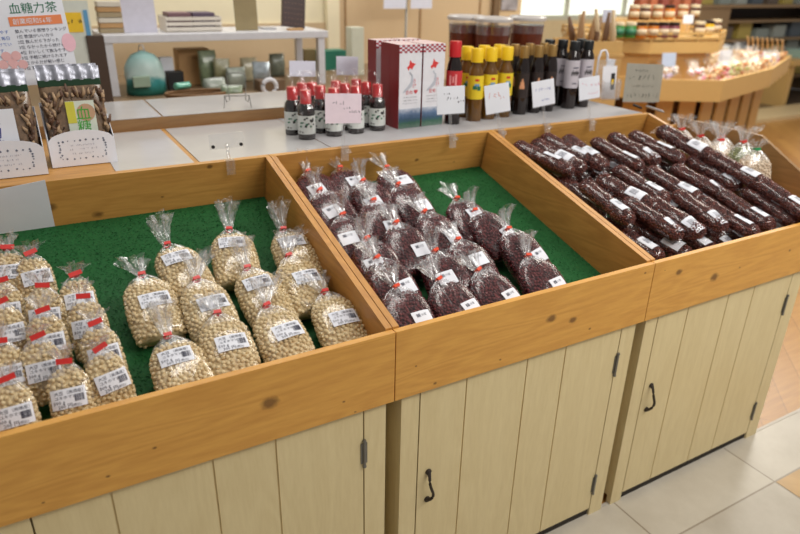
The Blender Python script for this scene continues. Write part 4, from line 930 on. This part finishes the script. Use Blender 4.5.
def wicker(px, py, Y, L, label):
    p = at_y(px, py, Y); r = thing('wicker_tray', label, 'tray', (p.x, Y, ZT2)); m_ = plain('brown_wicker', (120, 86, 50), .6, var=.3, vscale=120)
    MB().lathe([(.5, 0), (.52, .004)], 28, sx=L, sy=.16).build('base', m_, r, True)
    for k in range(3): MB().tube([(L*(.5+.02*k)*math.cos(2*PI*i/32), .16*(.5+.02*k)*math.sin(2*PI*i/32), .012+.013*k) for i in range(33)], .008, 6).build('rim_coil', m_, r, True)
    return p.x
wicker(198, 92, 2.33, .30, 'long brown wicker tray under the riser shelf')
# plastic food packs, silver pack and odds on the rear table
def pack(px, py, Y, w, h, d, m, label, rz=0, z0=None, name='food_packet'):
    p = at_y(px, py, Y); r = thing(name, label, 'packet', (p.x, Y, ZT2 if z0 is None else z0), (0, 0, rz)); n = 20; rg = []
    for k in range(9):
        q = k/8; t_ = d/2*max(.06, math.sin(PI*q))**.6; rg.append([(sgnpow(math.cos(2*PI*i/n), .5)*w/2*(1+.03*math.sin(k*2+i)), sgnpow(math.sin(2*PI*i/n), .8)*t_*(1+.1*math.sin(3*i+k)), h*q) for i in range(n)])
    MB().rings(rg).build('contents', m, r, True); MB().rings([[(x*1.04, y*1.08, z*1.03) for x, y, z in g] for g in rg], False).build('film', FILM_M, r, True)
    return r
SAGE = plain('sage_green_food', (120, 136, 104), .4, var=.3); OLV = plain('olive_food', (140, 136, 96), .4, var=.3); GRY = plain('grey_green_food', (150, 158, 146), .35, var=.2)
for i, (px, py, Y, w, h, d, m, lb_, rz) in enumerate([(207, 60, 2.75, .1, .2, .07, SAGE, 'sage green packet standing beside the tan carton', .1), (222, 72, 2.68, .09, .16, .06, OLV, 'olive packet behind the wire easel', -.2), (214, 82, 2.45, .12, .09, .08, GRY, 'grey green packet lying left of the wire easel', .2),
      (236, 78, 2.6, .11, .12, .07, GRY, 'grey green packet behind the wire easel, right part', .1), (249, 70, 2.85, .1, .14, .06, plain('pale_food', (196, 190, 160), .4, var=.2), 'pale cream packet on the rear table, before the wall', 0), (232, 92, 2.3, .11, .07, .08, SAGE, 'low sage packet right behind the wire easel', -.3),
      (182, 84, 2.42, .09, .035, .06, plain('turquoise_food', (90, 176, 150), .4), 'turquoise packet lying on the wicker tray', .4), (277, 66, 3.0, .1, .14, .06, plain('grey_sage', (120, 130, 116), .5, var=.3), 'dull grey packet behind the silver one', .1)]):
    pack(px, py, Y, w, h, d, m, lb_, rz, ZT2+.046 if i == 6 else None)
pack(262, 78, 2.55, .1, .15, .05, plain('silver_blue_foil', (180, 190, 196), .2, .6, var=.3), 'shiny silver packet leaning on the rear table', -.5)
solid('low_box', 270, 88, 2.5, ZT2, .15, .1, .06, plain('umber_box', (108, 84, 60), .6), 'low brown box right of the wire easel', 'box')
p = at_y(270, 92, 2.3); rr = thing('tape_roll', 'white ring of tape before the low brown box', 'tape', (p.x, 2.3, ZT2)); MB().tube([(.038*math.cos(2*PI*i/24), 0, .05+.038*math.sin(2*PI*i/24)) for i in range(25)], .012, 8).build('roll', PLW, rr, True)
solid('teal_crate', 330, 60, 3.2, ZT2, .2, .12, .13, plain('teal_plastic', (40, 120, 100), .45), 'teal green crate on the rear table behind the small bottles', 'crate')
solid('brown_packet', 309, 60, 3.2, ZT2, .08, .06, .14, plain('brown_green_pack', (110, 96, 60), .5), 'brown packet left of the teal crate', 'packet')
solid('paper_roll_box', 355, 50, 2.9, ZT2, .09, .09, .3, plain('pale_sage_box', (206, 208, 190), .5), 'tall pale box behind the red gift boxes', 'box')
def back_card(px, py, Y, wpx, hpx, label, z0, rz=0):
    c = at_y(px, py, Y); d = (c-CAM).dot(fwd); w_, h_ = wpx*d/FPX, hpx*d/FPX; r = thing('blank_card', label, 'card', (c.x, Y, z0), (-.1, .06, rz))
    hz = c.z-z0; MB().box(-w_/2, w_/2, 0, .002, hz-h_/2, hz+h_/2).build('card', plain('lavender_white_card', (206, 206, 220), .5), r); MB().box(-.008, .008, .002, .008, 0, hz).build('stem', ACRY, r); MB().box(-.03, .03, -.01, .03, 0, .005).build('foot', ACRY, r)
back_card(302, 69, 1.5, 28, 15, 'blank pale card standing behind the small red capped bottles', ZR); back_card(347, 66, 1.5, 24, 18, 'blank pale card standing left of the gift boxes', ZR)
# hanging notices on a pole
p = at_y(406, 20, 3.4); rr = thing('notice_pole', 'thin grey pole holding two white notices before the wall', 'sign', (p.x, 3.4, 0))
MB().tube([(0, 0, .012), (0, 0, 1.9)], .009, 8).build('pole', STEEL, rr, True); MB().lathe([(.14, 0), (.14, .012)], 20).build('base', STEEL, rr)
for sx in (-.20, .03): MB().box(sx, sx+.19, -.014, -.011, 1.535, 1.82).build('notice', plain('notice_white', (220, 224, 240), .5), rr)
p = at_y(514, 8, 3.69); o = MB().box(-.09, .09, -.006, 0, 0, .3).build('poster', plain('poster_grey_blue', (150, 146, 150), .5, var=.4, vscale=14)); o.location = (p.x-.02, 3.735, 1.5); tag(o, 'small grey blue poster on the tan wall panel', 'poster')
# ------------------------------------------------------------------ polygonal sweets gondola
r = thing('sweets_gondola', 'polygonal wooden display table with a raised middle tier', 'display table')
PG = [(3.45, 3.1), (3.85, 2.5), (4.3, 2.25), (5.5, 2.6), (6.85, 3.25), (6.85, 3.95), (6.0, 4.6), (4.2, 4.8), (3.2, 4.1)]
cen = Vector((sum(a for a, b in PG)/9, sum(b for a, b in PG)/9, 0))
def inset(pg, d): return [tuple((Vector((a, b, 0))-cen).normalized()*((Vector((a, b, 0))-cen).length-d)+cen)[:2] for a, b in pg]
def ring_wall(pg, z0, z1, th, mb):
    q = inset(pg, th); n = len(pg)
    for i in range(n):
        j = (i+1) % n; mb.poly_z([pg[i], pg[j], q[j], q[i]], z0, z1)
    return mb
GW2 = wood('golden_rim_board', (212, 174, 110), (182, 140, 80), 'x', contrast=.5)
for i in range(9):
    j = (i+1) % 9; q = inset(PG, .03); MB().poly_z([PG[i], PG[j], q[j], q[i]], .865, 1.035).build('rim_board', GW2, r)
MB().poly_z(inset(PG, .032), .89, .92).build('deck', GOLDW, r)
IN = inset(PG, .32); mb = MB()
for i in range(9):
    a, b = Vector(IN[i]+(0,)), Vector(IN[(i+1) % 9]+(0,)); L_e = (b-a).length; n = max(2, int(L_e/.34)); d = (b-a)/n; nn = Vector((d.y, -d.x, 0)).normalized()*.02
    for k in range(n):
        p0 = a+d*(k+.08); p1 = a+d*(k+.80); mb.poly_z([tuple(p0+nn)[:2], tuple(p1+nn)[:2], tuple(p1)[:2], tuple(p0)[:2]], 0, .888)
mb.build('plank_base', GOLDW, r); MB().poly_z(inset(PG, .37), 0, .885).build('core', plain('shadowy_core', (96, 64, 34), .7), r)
TG = [(3.55, 3.15), (3.95, 2.74), (4.64, 2.6), (4.98, 2.8), (5.2, 3.2), (4.9, 3.7), (3.9, 3.75)]
cen = Vector((sum(a for a, b in TG)/7, sum(b for a, b in TG)/7, 0)); q = inset(TG, .03)
MB().poly_z(inset(TG, .1), .921, 1.215).build('tier_drum', GOLDW, r)
for i in range(7):
    j = (i+1) % 7; MB().poly_z([TG[i], TG[j], q[j], q[i]], 1.205, 1.295).build('tier_board', GW2, r)
    for z in (1.315, 1.352): MB().poly_z([TG[i], TG[j], inset(TG, .015)[j], inset(TG, .015)[i]], z, z+.02).build('tier_rail', GW2, r)
    a, b = Vector(TG[i]), Vector(TG[j])
    for k in range(3): c = a+(b-a)*(k/3); MB().box(c.x-.008, c.x+.008, c.y+.002, c.y+.016, 1.295, 1.372).build('rail_post', GW2, r)
MB().poly_z(inset(TG, .03), 1.216, 1.33).build('tier_deck', GOLDW, r)
TG2 = inset(TG, .33); MB().poly_z(TG2, 1.3305, 1.45).build('upper_step', GOLDW, r)
# jars on the tier
def jar(col, lidm, base):
    r = thing('jam_jar', base, 'jar'); MB().lathe([(.036, 0), (.04, .006), (.04, .07), (.034, .082)], 20).build('jar', col, r, True, 40); MB().lathe([(.037, .082), (.037, .1), (.034, .102)], 20).build('lid', lidm, r, True, 40)
    band(MB(), .04, .018, .058, FRONT-1.2, FRONT+1.2).build('label', LBJ if base != 'g' else GRN, r, True); return Kind(r)
lidw = plain('pale_lid', (214, 200, 170), .4); lidd = plain('dark_lid', (50, 36, 28), .35, .3)
JK = {n: jar(plain('jar_'+n, c, .15, var=.15), l, 'g' if n == 'green' else 'j') for n, c, l in [('green', (60, 130, 60), lidw), ('orange', (190, 110, 30), lidd), ('mauve', (130, 70, 80), lidd), ('amber', (150, 90, 40), lidw), ('yellow', (214, 170, 30), lidd), ('brown', (80, 44, 28), lidw)]}
for px, Y, c, z, nm in [(619, 2.86, 'green', 1.331, 'left of the two green ones'), (631, 2.83, 'green', 1.331, 'right of the two green ones'), (642, 2.79, 'orange', 1.331, 'left one, next to green jar'), (653.5, 2.77, 'orange', 1.331, 'right one, next to mauve jar'), (664, 2.75, 'mauve', 1.331, 'left of the two mauve ones'), (674.5, 2.73, 'mauve', 1.331, 'right of the two mauve ones'),
                     (700, 2.76, 'brown', 1.331, 'left of the yellow jar'), (709, 2.82, 'yellow', 1.331, 'alone at the right end'), (716, 2.95, 'brown', 1.331, 'behind the yellow jar'),
                     (632, 3.08, 'amber', 1.4505, 'upper step, leftmost'), (643, 3.06, 'brown', 1.4505, 'upper step, second'), (655, 3.04, 'amber', 1.4505, 'upper step, third'), (667, 3.03, 'orange', 1.4505, 'upper step, fourth'), (680, 3.04, 'amber', 1.4505, 'upper step, fifth'), (692, 3.1, 'brown', 1.4505, 'upper step, rightmost')]:
    JK[c].put(TR((at_y(px, 25, Y).x, Y, z)) @ Matrix.Scale(1.18, 4), c+' preserve jar on the gondola tier, '+nm, 'preserve jars on the gondola tier')
def tiny_card(px, py, Y, label, m=WHITE, z0=1.331, w_=.1, h_=.07):
    c = at_y(px, py, Y); r = thing('small_price_card', label, 'price card', (c.x, Y, z0), (-.15, 0, -.25)); hz = max(.04, c.z-z0)
    MB().box(-w_/2, w_/2, 0, .003, hz-h_/2, hz+h_/2).build('card', m, r); MB().box(-.005, .005, .003, .008, 0, hz).build('stem', ACRY, r); MB().box(-.02, .02, -.01, .02, 0, .004).build('foot', ACRY, r)
tiny_card(690, 19, 2.72, 'white price card among the preserve jars'); tiny_card(610, 14, 2.95, 'white price card at left end of the jar tier')
R = random.Random(77)
for i in range(6): solid('snack_box', 640+11*i, 3, 3.3+.02*(i % 2), 1.4505, .085, .08, .16, plain('russet_box_%d' % (i % 3), [(150, 84, 60), (166, 96, 66), (130, 66, 56)][i % 3], .5), 'russet snack box on top of the gondola, '+['leftmost', 'second from left', 'third from left', 'third from right', 'second from right', 'rightmost'][i], 'box', 0, .003, 'russet boxes on top of the gondola')
# sweets in clear bags around the rim
def sweets(cols, seed):
    r = thing('candy_bag', '', 'bag of sweets'); R = random.Random(seed); n = 20; rg = []
    for k in range(8):
        q = k/7; t_ = .05*max(.1, math.sin(PI*min(1, q*.9+.08)))**.6; rg.append([(sgnpow(math.cos(2*PI*i/n), .6)*.085*(1-.3*q**3), sgnpow(math.sin(2*PI*i/n), .8)*t_, .16*q) for i in range(n)])
    rg.append([(x*1.25, y*.5+.004*math.sin(3*i), .2) for i, (x, y, z) in enumerate(rg[-1])])
    for ci, c in enumerate(cols):
        mb = MB()
        for _ in range(11):
            q = R.uniform(.1, .75); x = R.uniform(-.062, .062); y = R.uniform(-.03, .02); mb.lathe([(.004, -.012), (.013, -.006), (.015, .002), (.009, .011)], 8, Matrix.Translation((x, y, .16*q+.012)) @ Euler((R.uniform(0, 3), R.uniform(0, 3), 0)).to_matrix().to_4x4())
        mb.build('sweets', plain('sweet_%d_%d_%d' % c, c, .35), r, True)['kind'] = 'stuff'
    MB().rings(rg, True).build('film', FILM_M, r, True); return Kind(r)
SK = [(sweets(c, i), nm) for i, (c, nm) in enumerate([([(232, 150, 170), (240, 230, 226)], 'pink and white'), ([(226, 214, 150), (196, 206, 120)], 'yellow green'), ([(206, 140, 80), (232, 200, 150)], 'amber'), ([(236, 226, 214), (206, 190, 220)], 'white and lilac'), ([(214, 90, 110), (236, 200, 190)], 'rose'), ([(226, 180, 120), (240, 220, 180)], 'tan')])]
def along(pg, d, step, i0, i1):
    out = []
    for i in range(i0, i1):
        a, b = Vector(pg[i]), Vector(pg[i+1]); n = max(1, int((b-a).length/step)); out += [a+(b-a)*((k+.5)/n) for k in range(n)]
    return out
cen = Vector((5.0, 3.5, 0))
rows_ = [('front row', inset(PG, .15), 1, 4, [3, 0, 2, 4, 1, 2, 1, 5, 5, 2, 5, 5]), ('second row', inset(PG, .38), 1, 4, [0, 3, 4, 0, 1, 3, 5, 2, 5, 5, 2]), ('inner row', inset(PG, .6), 2, 4, [3, 1, 5, 5, 2, 5, 5, 2, 5])]
ords = ['first', 'second', 'third', 'fourth', 'fifth', 'sixth', 'seventh', 'eighth', 'ninth', 'tenth', 'eleventh', 'twelfth', 'thirteenth', 'fourteenth', 'fifteenth', 'sixteenth']
for ri, (rn, pg, i0, i1, seq) in enumerate(rows_):
    for k, pt in enumerate(along(pg, 0, .185, i0, i1)):
        kd, nm = SK[seq[k % len(seq)]]
        if 3.6 < pt.x < 5.2 and pt.y > 2.62+.0*ri and pt.y-2.62 > 0 and not (pt.x > 4.95 and pt.y < 2.75): continue
        kd.put(TR((pt.x, pt.y, .921), R.uniform(-.6, .2), R.uniform(-.5, -.15), R.uniform(-.2, .2)) @ Matrix.Scale((1.4 if pt.x < 5 else 1.15)+.14*ri, 4), 'clear bag of %s sweets on the gondola, %s, %s from the left' % (nm, rn, ords[k]), 'bags of sweets around the gondola rim')
CUR = plain('toasted_tan', (208, 172, 124), .5, var=.15)
for k in range(8):
    a, b = Vector(inset(PG, .14)[4]), Vector(inset(PG, .14)[5]); pt = a+(b-a)*(.02+.09*k)
    o = MB().tube([(0, 0, 0), (-.01, 0, .1), (-.04, 0, .2), (-.10, 0, .27), (-.16, 0, .29)], [.01, .011, .011, .01, .006], 8).build('curved_snack_stick', CUR, None, True); o.location = (pt.x, pt.y, .921); o.rotation_euler.z = .3
    tag(o, 'curved tan snack stick at the gondola rim, %s from the left' % ords[k], 'snack', 'curved snack sticks at the gondola rim')
tiny_card(672, 60, 2.55, 'pale blue price card among the sweets, near the grey sign', plain('pale_blue_card', (190, 204, 230), .5), .921, .13, .11)
tiny_card(728, 56, 2.8, 'white price card among the sweets, right of the jar tier', WHITE, .921, .14, .11)
# crate of dried sticks on a stand left of the gondola
p = at_y(590, 40, 2.2); ZK = at_y(590, 51, 2.2).z; r = thing('display_stand', 'pale wooden box stand left of the gondola', 'stand', (p.x, 2.2, 0), (0, 0, -.3))
MB().box(-.2, .16, -.16, .16, 0, ZK-.02).build('body', GOLDW, r); MB().box(-.21, .17, -.17, .17, ZK-.02, ZK).build('top', GW2, r)
rr = thing('wooden_crate', 'low wooden crate holding brown dried goods left of the jars', 'crate', (p.x, 2.2, ZK), (0, 0, -.3))
for q in ((-.2, .16, -.15, -.138), (-.2, .16, .138, .15), (-.2, -.188, -.138, .138), (.148, .16, -.138, .138)): MB().box(*q, 0.0005, .075).build('side_board', GW2, rr)
MB().box(-.188, .148, -.138, .138, .0005, .008).build('base_panel', GW2, rr)
for i in range(9):
    a = R.uniform(-.6, .6); o = MB().tube([(0, 0, 0), (.03*math.sin(a), .0, .1), (.09*math.sin(a), .01, .2+R.uniform(0, .06))], [.016, .022, .01], 8).build('dried_root', [plain('root_brown', (150, 112, 70), .6), plain('root_dark', (108, 76, 50), .6), plain('root_pale', (196, 172, 136), .6)][i % 3], None, True)
    o.location = (p.x-.15+.034*i, 2.2+R.uniform(-.05, .05)-.02*i*.3, ZK+.009); tag(o, 'brown dried root standing in the low wooden crate, %s from the left' % ords[i], 'dried root', 'dried roots in the crate')
tiny_card(612, 16, 2.2, 'white price card behind the crate of dried roots', plain('bluish_white_card', (210, 214, 234), .5), ZK, .1, .08)
# ------------------------------------------------------------------ far shelving at the right
r = thing('shelving_unit', 'taupe shelving unit with dark shelves by the far wall', 'shelving', (0, 0, 0)); TAU = plain('taupe_panel', (150, 124, 92), .5)
X0, X1, Y0, Y1 = 8.75, 11.6, 5.5, 6.1
MB().box(7.9, 8.75, 5.45, 6.1, .02, 1.42).build('end_panel', TAU, r); MB().box(X0, X1, 6.05, 6.1, .02, 1.42).build('back_panel', plain('dark_shelf_back', (66, 54, 44), .6), r); MB().box(X1, X1+.05, 5.5, 6.1, .02, 1.42).build('end_panel', TAU, r)
for z in (.3, .62, .92, 1.2): MB().box(X0, X1, Y0, 6.05, z, z+.035).build('shelf', TAU, r)
MB().box(7.88, X1+.06, 5.42, 6.12, 1.42, 1.46).build('top', TAU, r)
R = random.Random(5); cs = [(150, 160, 156), (110, 96, 84), (170, 176, 170), (190, 170, 90), (90, 100, 110)]
nn = 0
for z, zn in ((.955, 'upper shelf'), (.655, 'middle shelf'), (.335, 'lower shelf')):
    for k in range(6):
        x = X0+.25+.46*k; nn += 1; o = MB().box(-.16, .16, -.12, .12, 0, .14+.05*((k*3+nn) % 3), bev=.006).build('stock_box', plain('stock_%d' % ((k+nn) % 5), cs[(k+nn) % 5], .5)); o.location = (x, 5.75, z+.0005)
        tag(o, 'stock box on the far %s, %s from the left' % (zn, ords[k]), 'box', 'boxes on the far shelving')
for k in range(9):
    x = 8.05+.4*k; o = MB().box(-.13, .13, -.1, .1, 0, .16+.06*(k % 3), bev=.006).build('stock_box', plain('stock_%d' % ((k*2+1) % 5), cs[(k*2+1) % 5], .5)); o.location = (x, 5.75, 1.4605); tag(o, 'stock box on top of the far shelving, %s from the left' % ords[k], 'box', 'boxes on the far shelving')
r = thing('low_bench', 'pale wooden low bench with pale teal boxes by the far shelving', 'bench', (10.2, 5.0, .013)); MB().box(-.7, 1.5, -.25, .25, .62, .7).build('seat', GW2, r)
for x in (-.6, 1.4): MB().box(x-.05, x+.05, -.2, .2, 0, .62).build('leg', GW2, r)
for k in range(3):
    o = MB().box(-.2, .2, -.15, .15, 0, .12, bev=.006).build('teal_box', plain('pale_teal_box', (160, 190, 180), .5)); o.location = (10.1+.5*k, 5.0, .7135); tag(o, 'pale teal box on the low bench, %s from the left' % ords[k], 'box', 'pale teal boxes on the bench')
